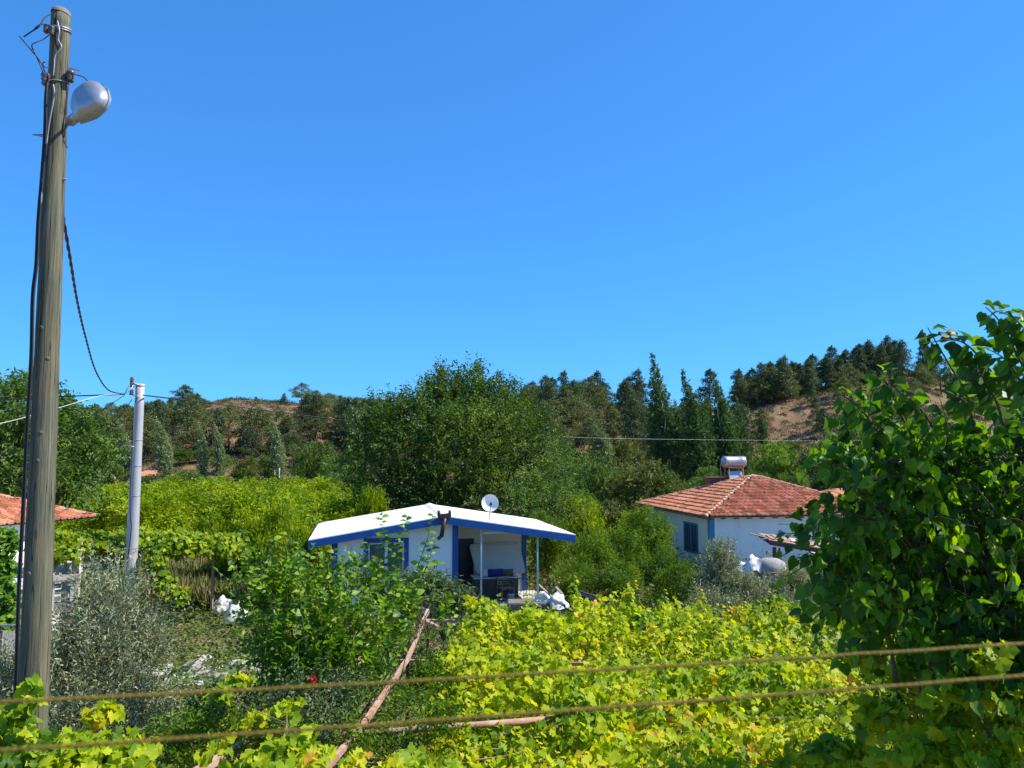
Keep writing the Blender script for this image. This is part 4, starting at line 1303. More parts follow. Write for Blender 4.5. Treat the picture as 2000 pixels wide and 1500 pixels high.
# ------------------------------------------------------------------ grey pole and cables
def grey_pole():
    b, t = at(251, 1195, 24), at(274, 752, 24)
    d = t - b; g = b - d * (b.z / d.z)
    G = Vector((g.x, g.y, 0))
    o = empty('grey_steel_pole', G, 0, 'round pale grey pole with ring seams standing in the garden', 'pole')
    T = t - G
    m = MB(); pts = [T * f for f in np.linspace(0, 1, 12)]
    m.tube(pts, [.205 - .075 * i / 11 for i in range(12)], 28); m.build('shaft', M['steel_pole'], o)
    for py in (860, 968, 910, 1070):
        f = (at(260, py, 24).z) / T.z
        r = .205 - .075 * f + .006
        m = MB(); c = T * f; m.tube([c + Vector((r * math.cos(a), r * math.sin(a), 0)) for a in np.linspace(0, 2 * math.pi, 25)], .008, 6, cap=False); m.build('seam', M['galv'], o)
    m = MB(); m.lathe([(.142, -.04), (.142, .03), (.0, .05)], 24, Matrix.Translation(T)); m.build('cap', M['steel_pole'], o)
    def w3(pts, r, mat, name='wire'):
        mm = MB(); mm.tube([at(*p) - G for p in pts], r, 6); mm.build(name, mat, o)
    w3([(272, 752, 23.8), (263, 750, 23.8), (258, 744, 23.8)], .03, M['galv'], 'bracket')
    w3([(272, 775, 23.8), (262, 772, 23.8), (252, 770, 23.8)], .022, M['galv'], 'bracket')
    for px, py in ((258, 741), (258, 751), (257, 766)):
        p = at(px, py, 23.8) - G
        mm = MB(); mm.lathe([(0, -.09), (.05, -.09), (.07, -.05), (.045, -.03), (.07, .0), (.045, .03), (.06, .06), (0, .09)], 12, Matrix.Translation(p)); mm.build('insulator', M['ceramic'], o)
    w3([(257, 745, 23.8), (250, 757, 23.7), (243, 770, 23.7)], .014, M['galv'])
    w3([(262, 750, 23.8), (256, 760, 23.7), (246, 769, 23.7)], .012, M['white_metal'])
    w3([(266, 755, 23.8), (268, 775, 23.7), (264, 786, 23.7), (258, 780, 23.7), (240, 805, 23.6), (205, 845, 23.4)], .012, M['black'])
    w3([(262, 800, 23.75), (258, 880, 23.75), (254, 960, 23.75), (254, 1000, 23.75), (257, 1030, 23.75), (254, 1060, 23.72), (248, 1100, 23.72)], .014, M['black'], 'cable')
    w3([(248, 870, 23.7), (262, 873, 23.7)], .02, M['galv'], 'bracket')
    return G
grey_pole()

def spline(P, k=8):
    Q = []
    P = [Vector(p) for p in P]
    for i in range(len(P) - 1):
        p0, p1, p2, p3 = P[max(i - 1, 0)], P[i], P[i + 1], P[min(i + 2, len(P) - 1)]
        for j in range(k):
            s = j / k
            Q.append(.5 * ((2 * p1) + (p2 - p0) * s + (2 * p0 - 5 * p1 + 4 * p2 - p3) * s * s + (3 * p1 - p0 - 3 * p2 + p3) * s ** 3))
    Q.append(P[-1])
    return Q

def strands(Q, r, R0, turns_per_m, n, mat, name, label, cat, group=None, sides=6, step=.05):
    # resample
    pts = [Q[0]]; acc = 0
    for a, b in zip(Q, Q[1:]):
        L = (b - a).length; k = max(1, int(L / step))
        for i in range(1, k + 1): pts.append(a.lerp(b, i / k))
    base = pts[0].copy()
    m = MB()
    s = 0
    dist = [0]
    for a, b in zip(pts, pts[1:]): dist.append(dist[-1] + (b - a).length)
    for q in range(n):
        path = []
        for i, p in enumerate(pts):
            d = (pts[min(i + 1, len(pts) - 1)] - pts[max(i - 1, 0)]).normalized()
            x = d.cross(Vector((0, 0, 1))); x = x.normalized() if x.length > 1e-3 else Vector((1, 0, 0))
            y = d.cross(x)
            a = 2 * math.pi * (dist[i] * turns_per_m + q / n)
            path.append(p - base + x * R0 * math.cos(a) + y * R0 * math.sin(a))
        m.tube(path, r, sides)
    o = m.build(name, mat, None, base)
    return tag(o, label, cat, group)

strands(spline([at(108, 330, 7.75), at(119, 402, 8.0), at(136, 500, 9.6), at(150, 585, 11.8), at(166, 655, 14.6), at(187, 725, 18.2), at(212, 762, 21.3), at(243, 770, 23.7)]), .013, .009, 1.3, 2, M['black'], 'twisted_cable',
        'twisted black cable drooping from the wooden pole to the grey pole', 'cable', sides=6, step=.09)
def plain_cable(pts, r, mat, label):
    Q = spline(pts); base = Q[0].copy()
    m = MB(); m.tube([q - base for q in Q], r, 6)
    tag(m.build('overhead_cable', mat, None, base), label, 'cable')
plain_cable([at(-260, 792, 26), at(0, 781, 25), at(110, 775, 24.5), at(243, 770, 23.8)], .022, M['black'], 'black cable running level from the grey pole past the wooden pole')
plain_cable([at(280, 772, 23.8), at(400, 786, 28), at(560, 807, 33), at(700, 824, 38), at(850, 838, 44), at(1000, 848, 49)], .022, M['black'], 'dark overhead cable sagging across the elm from the grey pole')
plain_cable([at(1000, 848, 49), at(1150, 855, 54), at(1300, 858, 59), at(1500, 860, 66), at(1660, 860, 72), at(2100, 850, 90)], .010, M['galv'], 'pale overhead line crossing the dark poplars')
plain_cable([at(-120, 850, 15), at(0, 827, 17), at(60, 812, 19), at(130, 792, 21), at(200, 772, 23), at(243, 770, 23.7)], .007, M['white_metal'], 'thin white cable slanting down to the left from the grey pole')
plain_cable([at(-150, 1062, 25.5), at(0, 1040, 25.5), at(25, 1025, 25.4), at(45, 985, 25.2), at(60, 900, 24.9), at(243, 772, 23.75)], .009, M['black'], 'thin service wire looping over the cottage roof')
# ------------------------------------------------------------------ clothes lines close to the camera
def rope(y0, ym, y1, D0, D1, label):
    a, b, c = at(-250, y0 + (y0 - ym) * .25, D0), at(1000, ym, (D0 + D1) / 2), at(2250, y1 - (ym - y1) * .25, D1)
    Q = []
    for i in range(61):
        t = i / 60
        p = a.lerp(c, t)
        mid = (a + c) / 2
        p = p + (b - mid) * (1 - (2 * t - 1) ** 2)
        p += Vector((0, 0, .0012 * noise.noise(Vector((i * .4, D0, 0)))))
        Q.append(p)
    strands(Q, .0017, .0010, 30, 3, M['rope'], 'clothesline', label, 'rope', 'ropes strung before the balcony', sides=6, step=.006)
rope(1370, 1319, 1256, 1.02, 1.28, 'upper of the two yellow-brown ropes strung above the vine')
rope(1465, 1396, 1319, 0.95, 1.18, 'lower of the two yellow-brown ropes strung above the vine')

#PART2

# ================================================================== vegetation
def onz(px, py, z):
    rx, rz = ray(px, py)
    D = (z - H) / rz
    return Vector((rx * D, D, z))

DIM = {}
def proto(name, key, pw, ph, **k):
    o = tree_proto(name, NR, **k)
    DIM[o.name] = (pw, ph)
    return o
def put(p, px, ytop, D, wpx, label, cat='tree', group=None, gz=None, rz=None):
    """stand a tree so that its top is at photo row ytop and it is wpx wide at distance D"""
    w0, h0 = DIM[p.name]
    t = at(px, ytop, D)
    g = hgt(t.x, t.y) if gz is None else gz
    sz = (t.z - g) / h0
    sx = wpx * D / 1500 / w0
    return place(p, (t.x, t.y, g - .05), R.uniform(0, 6.28) if rz is None else rz, (sx, sx, sz), label, cat, group)

# ---- pines of the hill
pines = []
for k in range(7):
    tall = k % 3
    w_, h_ = [(7.5, 10), (6.5, 11.5), (8.5, 9.5)][tall]
    z0 = h_ * [.20, .09, .30][tall]
    bl = []
    nb = 20 + (k * 5) % 9
    for i in range(nb):
        f = (i + NR.random()) / nb
        zz = z0 + (h_ - z0) * (f ** .8) * .93
        env = (w_ / 2) * (1 - f ** (2.2 if tall == 2 else 1.2)) ** .8 * (.35 + .65 * NR.random()) + .15
        a = i * 2.4 + NR.random() * 1.4
        r = w_ * (.09 + .09 * NR.random()) * (1.15 - .45 * f)
        bl.append((env * .95 * math.cos(a), env * .95 * math.sin(a), zz, r * 1.35, r * 1.35, r * .55))
        if f > .9: bl.append((0.1, 0, h_ * .95, r * .7, r * .7, r * .8))
    p = proto('pine_tree', k, w_, h_, w=w_, d=w_, h=h_ - z0, z0=z0, nl=0, nleaf=3600, leafL=.42, leafW=.17, mat=LM['pine_dark' if k % 3 == 1 or k == 3 else 'pine'], bark=M['bark_pine'], r0=.17, blobs=bl, fork=(.1, .05, h_ * .62), nlimb=9, upb=.5, power=.4)
    pines.append(p)
con = []
bl = [(0, 0, 1 + i * .8, 1.7 * (1 - i / 11) + .15, 1.7 * (1 - i / 11) + .15, .6) for i in range(11)]
con.append(proto('conifer', 0, 3.6, 10, w=3.6, d=3.6, h=9, z0=1, nl=0, nleaf=3000, leafL=.35, leafW=.14, mat=LM['pine_dark'], bark=M['bark_pine'], r0=.15, blobs=bl, fork=(0, 0, 8), nlimb=2, power=.4))

named = [
    (362, 752, 225, 62, 0, 'umbrella shaped pine alone on the hill crest right of the grey pole'),
    (395, 778, 220, 50, 3, 'low pine leaning on the crest beside the umbrella pine'),
    (590, 748, 238, 42, 2, 'tall round headed pine with a bare trunk on the hill crest'),
    (643, 768, 232, 48, 5, 'bushy crest pine just right of the round headed one'),
    (665, 772, 236, 30, 2, 'thin crest pine with airy top before the big elm'),
    (695, 782, 230, 46, 3, 'low rounded crest pine touching the left side of the elm'),
    (618, 762, 234, 40, 6, 'small crest pine between the round headed and bushy ones'),
    (470, 776, 236, 14, 4, 'tiny pine dot on the bare reddish crest'),
    (500, 774, 236, 12, 1, 'very small pine on the bare crest'),
    (250, 792, 214, 46, 5, 'crest pine touching the grey pole from the left'),
    (218, 786, 216, 40, 2, 'airy crest pine left of the grey pole'),
    (190, 790, 210, 40, 3, 'low crest pine beside the feathery tree top'),
    (330, 800, 205, 44, 1, 'dark pine just below the crest right of the grey pole'),
    (530, 786, 232, 30, 3, 'shrubby pine at the end of the bare crest'),
    (1040, 744, 236, 50, 1, 'crest pine emerging from behind the right side of the elm'),
    (1077, 737, 232, 50, 4, 'highest pine of the wood right of the elm'),
    (1106, 750, 238, 45, 3, 'pine beside the highest one right of the elm'),
    (1135, 748, 236, 55, 5, 'broad pine in the middle of the crest wood'),
    (1178, 745, 234, 50, 1, 'dense pine of the crest wood near the lone pair'),
    (1218, 746, 237, 40, 2, 'bare legged pine standing against the sky by the tall poplar'),
    (1246, 744, 240, 22, 6, 'very thin pine against the sky beside the tall poplar'),
    (1458, 738, 235, 60, 4, 'first pine of the dense wood climbing the right hill'),
    (1490, 728, 235, 66, 1, 'second pine of the wood climbing the right hill'),
    (1520, 722, 238, 60, 4, 'dark pine between two others in the right hill wood'),
    (1553, 708, 236, 78, 1, 'broad tall pine in the right hill wood'),
    (1611, 698, 238, 60, 1, 'spreading pine near the top of the right hill'),
    (1640, 694, 240, 50, 4, 'slender pine near the top of the right hill'),
    (1668, 686, 240, 58, 1, 'highest pine crowning the right hill'),
    (1700, 692, 240, 44, 2, 'pine just right of the highest one with a visible trunk'),
    (1812, 714, 238, 60, 4, 'round pine seen through the gap in the mulberry leaves'),
    (1905, 738, 235, 60, 2, 'thin pine behind the upper mulberry shoots'),
]
occupied = []
for px, yt, D, wp, k, lab in named:
    put(pines[k], px, yt, D, wp, lab, 'pine', 'pines on the hill')
    occupied.append((px, D))
put(con[0], 555, 766, 228, 22, 'small dark cone shaped conifer on the bare crest', 'conifer', 'pines on the hill')
put(con[0], 298, 782, 225, 16, 'tiny pointed conifer on the crest next to the grey pole', 'conifer', 'pines on the hill')
for px, yt, D, wp, k, lab in [
    (1600, 775, 212, 52, 5, 'loose olive pine standing alone on the reddish right slope'),
    (1640, 785, 205, 46, 2, 'second loose pine on the reddish right slope'),
    (1530, 812, 196, 30, 6, 'small shrubby pine beside the distant small poplar'),
    (1570, 828, 188, 40, 2, 'low pine at the lower edge of the reddish slope'),
    (1610, 838, 180, 44, 0, 'bushy pine low on the right slope above the round tree'),
    (1475, 838, 176, 30, 6, 'small pine at the foot of the slope by the last poplar'),
    (1720, 790, 205, 50, 5, 'pine on the right slope just behind the mulberry top'),
    (1770, 760, 220, 44, 2, 'thin pine on the brown slope seen over the mulberry'),
    (1860, 770, 215, 40, 6, 'small pine on the brown slope between mulberry shoots'),
    (1690, 760, 218, 40, 6, 'small round pine below the wood of the right hill')]:
    put(pines[k], px, yt, D, wp, lab, 'pine', 'pines on the hill')
# the face of the hill
pts = []
cluster = []
for i in range(120):
    px = R.uniform(1440, 1745); D = R.uniform(204, 236)
    if px > 1540 and D < 216: continue
    if len(cluster) > 38: break
    x = (px - 1000) / 1500 * D
    if any((x - a) ** 2 + (D - b) ** 2 < 3.1 ** 2 for a, b in cluster): continue
    cluster.append((x, D))
    p = pines[R.choice([1, 4, 4, 1])]; sc = R.uniform(.65, 1.05)
    place(p, (x, D, hgt(x, D) - .1), R.uniform(0, 6.28), (sc * 1.15, sc * 1.15, sc), 'dense dark pine of the wood climbing the right hill behind the poplars', 'pine', 'pines on the hill')
tries = 0
while len(pts) < 262 and tries < 60000:
    tries += 1
    px = R.uniform(60, 2080); D = R.uniform(148, 234)
    x = (px - 1000) / 1500 * D
    s = (D - 135) / 105
    dens = 1.0
    if 385 < px < 590 and s > .55: dens = .12
    if 200 < px < 330 and s > .25: dens = .35
    if s > .8: dens *= .45
    if s > .74 and 370 < px < 600: dens = 0
    if s > .8 and px < 1010 and not 370 < px < 600: dens *= 2.2
    if 1450 < px < 1640: dens = .4 if s < .5 else .5
    if 1640 < px < 2050: dens = .75
    if 1180 < px < 1270 and s > .7: dens = .3
    if 1265 < px < 1455 and s > .5: dens = .03
    if px < 160: dens = .4
    if 745 < px < 985 and s < .85: dens = .06
    if px > 1770 and s < .55: dens = .08
    n = noise.noise(Vector((x * .03, D * .04, 9))) + .5
    if R.random() > dens * (n * 1.6): continue
    if any((x - a) ** 2 + (D - b) ** 2 < (3.9 if px < 1010 else 4.6) ** 2 for a, b in pts): continue
    pts.append((x, D))
zonelab = lambda px, s: ('pine on the %s of the hill behind the %s' % (
    'upper slope' if s > .66 else 'middle slope' if s > .33 else 'foot',
    'feathery tree' if px < 230 else 'grey pole' if px < 330 else 'silver poplars' if px < 720 else 'big elm' if px < 1110 else 'bent poplar' if px < 1270 else 'dark tall poplars' if px < 1480 else 'light round tree' if px < 1600 else 'mulberry'))
for x, D in pts:
    px = 1000 + 1500 * x / D
    p = pines[R.choice([0, 1, 2, 3, 4, 5, 6])]
    w0, h0 = DIM[p.name]
    sc = R.uniform(.6, 1.15)
    if px < 1010:
        lim = float(np.interp(px, CX, CY)) + (14 if 385 < px < 590 else -20)
        zmax = H + (885 - lim) * D / 1500 - hgt(x, D)
        sc = min(sc, zmax / h0)
        if sc < .36: continue
    if 1450 < px < 2050 and (D < 200): sc *= .65
    place(p, (x, D, hgt(x, D) - .1), R.uniform(0, 6.28), (sc * R.uniform(.9, 1.2), sc * R.uniform(.9, 1.2), sc), ('small ' if sc < .68 else 'large ' if sc > .98 else '') + ('dark ' if p.name[-1] in '134' else 'olive ') + zonelab(px, (D - 135) / 105), 'pine', 'pines on the hill')

# ---- poplars
def poplar_blobs(h, w, bend):
    bl = []
    n = 44
    for i in range(n):
        f = i / (n - 1)
        env = w / 2 * (min(1, .55 + f * 2.2)) * (1 if f < .5 else max(.10, 1 - ((f - .5) / .5) ** 1.25)) * (.94 + .12 * NR.random())
        a = i * 2.4
        bl.append((env * .42 * math.cos(a) - bend * f ** 3, env * .42 * math.sin(a), h * (.07 + .92 * f), env * .66, env * .66, h * .05))
    return bl
pops = []
for k in range(4):
    pops.append(proto('poplar_tree', k, 3.4, 16, w=3.4, d=3.4, h=15, z0=1, nl=0, nleaf=15000, leafL=.19, leafW=.15, mat=LM['poplar'], bark=M['bark_pale'], r0=.14, blobs=poplar_blobs(16, 3.2 + .4 * (k % 2), [.9, 1.5, .6, 1.2][k]), fork=(0, 0, 6), nlimb=8, spray=1, per=5, slen=.34, droop=-.1, upb=1.8, wind=(-.5, 0, .2)))
sil = []
for k in range(2):
    sil.append(proto('silver_poplar', k, 3.6, 12, w=3, d=3, h=11, z0=1, nl=0, nleaf=8000, leafL=.30, leafW=.13, mat=LM['poplar_silver'], bark=M['bark_pale'], r0=.15, blobs=poplar_blobs(12, 2.9, 1.6 + k * .5), fork=(0, 0, 5), nlimb=6, spray=1, per=6, slen=.6, droop=.15, upb=1.1, wind=(-.9, 0, 0)))
for i, (px, yt, D, wp, k, lab) in enumerate([
    (1292, 700, 82, 66, 0, 'tallest dark poplar, first of the row behind the red roof'),
    (1327, 790, 86, 46, 2, 'short poplar tucked between the two tallest ones'),
    (1362, 732, 80, 64, 1, 'tall poplar with a feathery leaning tip in the row'),
    (1390, 782, 88, 42, 2, 'poplar in shade behind the feathery leaning one'),
    (1417, 742, 82, 62, 3, 'dense tall poplar above the solar water heater'),
    (1447, 786, 90, 42, 2, 'last narrow poplar at the right end of the row'),
    (1490, 804, 150, 24, 0, 'small distant poplar against the bare reddish slope')]):
    put(pops[k], px, yt, D, wp, lab, 'poplar', 'dark poplars behind the red roof', rz=R.uniform(-.35, .35))
for i, (px, yt, D, wp, k, lab) in enumerate([
    (250, 826, 126, 36, 0, 'silver poplar just left of the grey pole'),
    (328, 820, 126, 38, 1, 'wind bent silver poplar right of the grey pole'),
    (400, 830, 128, 26, 0, 'narrow silver poplar, left of the close pair below the bare slope'),
    (434, 830, 128, 25, 1, 'narrow silver poplar, right of the close pair below the bare slope'),
    (548, 820, 126, 33, 1, 'silver poplar with drooping tip above the short pale pole'),
    (703, 820, 120, 26, 0, 'pale poplar tip showing beside the elm'),
    (1185, 826, 98, 50, 1, 'bent dark green poplar with a bright curved edge by the elm')]):
    put(sil[k], px, yt, D, wp, lab, 'poplar', 'silver poplars at the foot of the hill', rz=R.uniform(-.3, .3))

SEG = [((625, 1520), (712, 1412), 7.9), ((712, 1412), (797, 1286), 10.4), ((797, 1286), (838, 1192), 13.5), ((615, 1440), (845, 1422), 7.8), ((385, 1510), (493, 1444), 7.4)]
def prune(P, keepprob=.02, wid=19):
    """mask of the leaves that leave the rusty tubes open to view"""
    k = (P[:, 0] * 0)
    y = np.maximum(P[:, 1], .5)
    rz = (P[:, 2] - H) / y
    # photo coordinates of each leaf
    dyv = (rz * cp - sp) / (cp + rz * sp)
    px = 1000 + 1500 * (P[:, 0] / y) * (cp - dyv * sp); py = 750 - 1500 * dyv
    m = np.ones(len(P), bool)
    for (ax, ay), (bx, by), dd in SEG:
        L2 = (bx - ax) ** 2 + (by - ay) ** 2
        t = np.clip(((px - ax) * (bx - ax) + (py - ay) * (by - ay)) / L2, 0, 1)
        dist = np.hypot(px - ax - t * (bx - ax), py - ay - t * (by - ay))
        m &= ~((dist < wid) & (y < dd + .4) & (NR.random(len(P)) > keepprob))
    return m

# ---- the big elm behind the white house
def pxblobs(L, ox, oy, gz=0):
    out = []
    for px, py, D, r, *q in L:
        c = at(px, py, D); rr = r * D / 1500
        out.append((c.x - ox, c.y - oy, c.z - gz, rr, rr, rr * (q[0] if q else .85)))
    return out
def blob_tree(name, base, L, mat, bark, r0, nleaf, leafL, leafW, label, cat='tree', group=None, fork=1.6, per=6, slen=.5, droop=.25, upb=.5, tmpl=LEAF_DIAMOND, nlimb=14, wind=(0, 0, 0), power=.4, extra=None, nspray=None):
    bl = pxblobs(L, base[0], base[1])
    o = tree_proto(name, NR, 0, 0, 0, 0, 0, nleaf, leafL, leafW, mat, bark, r0, spray=1, per=per, slen=slen, droop=droop, tmpl=tmpl, blobs=bl, fork=(0, 0, fork), nlimb=nlimb, upb=upb, wind=wind, power=power, world=(base[0], base[1]) if base[1] < 12 else None)
    o.location = (base[0], base[1], 0)
    tag(o, label, cat, group)
    return o
b0 = at(890, 885, 40)
blob_tree('elm_tree', (b0.x, b0.y), [
    (740, 850, 39, 50), (760, 820, 40, 48), (810, 835, 39, 55), (720, 900, 39, 45), (790, 890, 37.5, 60), (735, 950, 38, 45), (800, 955, 37, 55),
    (860, 795, 40, 52), (870, 760, 41, 30, 1.2), (905, 785, 39.5, 50), (925, 755, 40, 26, 1.2), (950, 790, 40, 50), (985, 810, 40, 48), (985, 775, 41, 22, 1.2), (1010, 820, 41, 42),
    (870, 850, 37.5, 65), (940, 850, 37, 62), (1000, 860, 38, 55), (1045, 850, 40, 42), (1065, 890, 40, 40), (880, 930, 36.5, 65), (960, 930, 36.5, 60), (1030, 930, 38, 50), (1075, 940, 40, 38), (920, 985, 36.5, 55), (1000, 985, 37, 50), (760, 990, 37, 50), (840, 990, 37, 50),
    (862, 745, 41, 11, 2), (925, 742, 41, 14, 1.4), (1000, 772, 41, 12, 1.3), (835, 775, 41, 18), (708, 835, 40, 22), (845, 820, 43, 60), (930, 820, 44, 60), (780, 860, 43, 50), (1000, 850, 44, 55), (900, 900, 44, 80)],
    LM['elm'], M['bark'], .34, 66000, .17, .085, 'large dark green elm with ragged crown behind the white cabin', slen=.8, per=9, droop=.15, upb=.7, fork=2.6, wind=(.15, 0, .1), power=.36)
b0 = at(1080, 950, 36)
blob_tree('feathery_tree', (b0.x, b0.y), [(1040, 960, 35, 38), (1085, 930, 36, 36), (1100, 985, 35, 38), (1055, 1010, 34.5, 34), (1015, 985, 34, 26), (1090, 890, 38, 26)],
    LM['pale'], M['bark'], .1, 9000, .15, .05, 'soft pale green feathery tree at the right foot of the elm', slen=.6, per=8, upb=.7, droop=.3)

# ---- feathery tree behind the cottage at the left
b0 = at(90, 930, 40)
blob_tree('walnut_tree', (b0.x, b0.y), [(20, 790, 39, 42), (60, 765, 41, 20, 1.5), (105, 800, 40, 30), (130, 840, 40, 38), (60, 850, 38, 50), (170, 850, 39, 34), (110, 900, 38, 50), (10, 870, 38, 50), (185, 905, 39, 30), (50, 930, 37, 45), (150, 945, 38, 34), (-50, 850, 39, 60), (120, 950, 37, 40), (10, 950, 37, 40)],
    LM['pale'], M['bark'], .22, 26000, .24, .10, 'tall feathery light green tree behind the tiled cottage', slen=1.1, per=9, upb=.6, droop=.35, power=.55)

# ---- broadleaf variants for the valley floor
broad = []
for k, (mt, w_, h_) in enumerate([('elm', 6, 6), ('pale', 6, 5.5), ('loquat', 6, 5.5), ('round', 6, 6), ('citrus_dark', 5, 5), ('elm', 7, 5.5)]):
    broad.append(proto('broadleaf_tree', k, w_, h_, w=w_, d=w_, h=h_ * .92, z0=h_ * .08, nl=26, nleaf=9500, leafL=.24, leafW=.13, mat=LM[mt], bark=M['bark'], r0=.14, spray=1, per=6, slen=.55, droop=.25, upb=.6))
valley = [
    (1515, 858, 72, 105, 3, 'round yellow green tree behind the right side of the red roof'),
    (1480, 925, 60, 60, 1, 'small pale tree just behind the red ridge'),
    (1550, 915, 60, 60, 1, 'soft green tree at the foot of the yellow green round one'),
    (1608, 852, 66, 110, 0, 'dark leafy tree between the red roof and the mulberry'),
    (1662, 815, 80, 90, 0, 'dark tree rising behind the mulberry edge'),
    (1265, 908, 58, 120, 2, 'brown green loquat like tree left of the red roof'),
    (1210, 935, 60, 80, 2, 'dull green tree left of the brown green one'),
    (1330, 928, 62, 90, 1, 'grey green tree before the dark poplars'),
    (1385, 915, 66, 60, 1, 'grey green bush like tree under the tall poplar'),
    (1150, 878, 92, 80, 0, 'rounded dark green tree beside the bent poplar'),
    (1225, 865, 100, 85, 2, 'reddish green broad tree below the crest wood'),
    (1115, 905, 84, 70, 0, 'leafy tree between the elm and the bent poplar'),
    (1180, 905, 78, 90, 1, 'pale shrub tree under the bent poplar'),
    (1290, 885, 95, 60, 0, 'dark tree at the foot of the tallest poplar'),
    (620, 858, 110, 80, 0, 'green tree at the hill foot left of the elm'),
    (665, 880, 92, 80, 1, 'pale green tree touching the left side of the elm'),
    (700, 910, 75, 70, 1, 'greyish green tree under the left side of the elm'),
    (595, 900, 118, 60, 0, 'green tree behind the short pale pole'),
    (490, 895, 122, 60, 2, 'olive brown tree at the hill foot above the grove'),
    (520, 890, 128, 50, 1, 'pale tree beside the olive brown one at the hill foot'),
    (470, 915, 120, 50, 0, 'dark tree at the hill foot behind the grove top'),
    (368, 918, 120, 50, 1, 'soft tree between the silver poplars'),
    (292, 925, 118, 40, 0, 'tree beside the tiny far cottage'),
    (210, 905, 110, 60, 2, 'dull tree left of the grey pole at the hill foot'),
    (640, 925, 70, 70, 1, 'bushy grey green tree between the grove and the elm'),
    (1120, 960, 50, 70, 4, 'green tree behind the lime coloured bushes'),
    (1190, 985, 44, 90, 2, 'dark tree left of the tiled roof'),
]
for px, yt, D, wp, k, lab in valley:
    put(broad[k], px, yt, D, wp, lab, 'tree', 'trees of the valley floor')
# far band of rounded trees along the hill foot, closing the valley
for i in range(44):
    px = -40 + i * 48 + R.uniform(-15, 15)
    D = R.uniform(140, 156)
    if 160 < px < 200 or 250 < px < 320: D += 8
    x = (px - 1000) / 1500 * D
    sc = R.uniform(.45, .8)
    where = 'feathery tree' if px < 230 else 'grey pole' if px < 340 else 'silver poplars' if px < 720 else 'elm' if px < 1110 else 'bent poplar' if px < 1270 else 'tall poplars' if px < 1480 else 'yellow green round tree' if px < 1600 else 'mulberry'
    place(broad[R.choice([0, 1, 2, 5])], (x, D, hgt(x, D) - .1), R.uniform(0, 6), (sc, sc, sc * R.uniform(.6, .9)), 'low rounded tree in the band at the hill foot behind the ' + where, 'tree', 'low trees along the hill foot')

# ---- citrus grove, left middle
cit = []
for k in range(5):
    cit.append(proto('citrus_tree', k, 4.2, 3.2, w=4.2, d=4.2, h=3.1, z0=.1, nl=22, nleaf=11000, leafL=.155, leafW=.085, mat=LM['citrus'], bark=M['bark'], r0=.09, spray=1, per=6, slen=.42, droop=.25, upb=.55))
grove = []
row = 0
D = 33.0
while D < 79:
    row += 1
    xa, xb = (90 - 1000) / 1500 * D, (668 - 1000) / 1500 * D
    if D < 40: xa = (300 - 1000) / 1500 * D
    x = xa + R.uniform(0, 2)
    while x < xb:
        if not (D < 36 and x < -14):
            grove.append((x + R.uniform(-.6, .6), D + R.uniform(-.9, .9)))
        x += 3.7 + D * .012
    D += 3.9 + D * .02
for x, y in grove:
    px = 1000 + 1500 * x / y
    ht = 3.1 + 1.0 * noise.noise(Vector((x * .09, y * .05, 2))) + (.5 if y > 60 else 0)
    ht = min(ht, H - (56 + 12 * noise.noise(Vector((x * .1, y * .1, 6))) + (10 if px < 300 else 0)) * y / 1500)
    where = 'behind the vine arbour' if y < 48 else 'in the middle of the grove' if y < 65 else 'along the far edge of the grove'
    side_ = 'beyond the cottage roof' if px < 240 else 'by the grey pole' if px < 420 else 'towards the white cabin'
    place(R.choice(cit), (x, y, -.05), R.uniform(0, 6.28), (R.uniform(1.0, 1.25), R.uniform(1.0, 1.25), ht / 3.2), 'lime green citrus tree %s %s' % (where, side_), 'citrus tree', 'citrus trees of the grove')
# single garden trees right and left of the white house
for px, yt, D, wp, k, lab in [
    (730, 962, 34, 75, 2, 'bright lime green bush behind the left slope of the white roof'),
    (545, 985, 30, 120, 1, 'tall lime green citrus left of the white cabin'),
    (568, 1012, 27.0, 70, 3, 'citrus tree touching the left corner of the white cabin'),
    (1130, 962, 37, 105, 4, 'bright yellowish citrus tree right of the satellite dish'),
    (1235, 1010, 35, 80, 1, 'lime coloured citrus tree left of the red roof'),
    (478, 1000, 31, 110, 0, 'citrus tree between the rusty post and the cabin')]:
    put(cit[k], px, yt, D, wp, lab, 'citrus tree')
og = []
for k in range(3):
    og.append(proto('orange_tree', k, 4.2, 4.2, w=4.2, d=4.2, h=4.0, z0=.2, nl=24, nleaf=15000, leafL=.125, leafW=.065, mat=LM['citrus_dark'], bark=M['bark'], r0=.09, spray=1, per=6, slen=.45, droop=.1, upb=.8))
for px, yt, D, wp, k, lab in [
    (1070, 1010, 33, 100, 1, 'orange tree close behind the porch of the white cabin'),
    (1150, 1030, 31, 110, 2, 'orange tree with yellowing twigs right of the porch'),
    (1215, 1030, 33, 100, 0, 'dense orange tree left of the red roofed house'),
    (1262, 1000, 34, 110, 1, 'large orange tree hiding the far end of the white wall'),
    (1125, 1090, 27.5, 90, 2, 'low orange tree beside the white sacks'),
    (1215, 1105, 27, 105, 1, 'shaded orange tree behind the grape leaves'),
    (1325, 1095, 26, 90, 0, 'light green shrub before the teal window'),
    (1290, 1065, 29, 80, 2, 'orange tree beside the teal barred window'),
    (650, 1075, 33, 60, 1, 'shaded tree at the left wall of the white cabin'),
    (590, 1085, 22, 70, 2, 'dark green shrub left of the blue pillar')]:
    put(og[k], px, yt, D, wp, lab, 'tree', 'orange trees of the gardens')

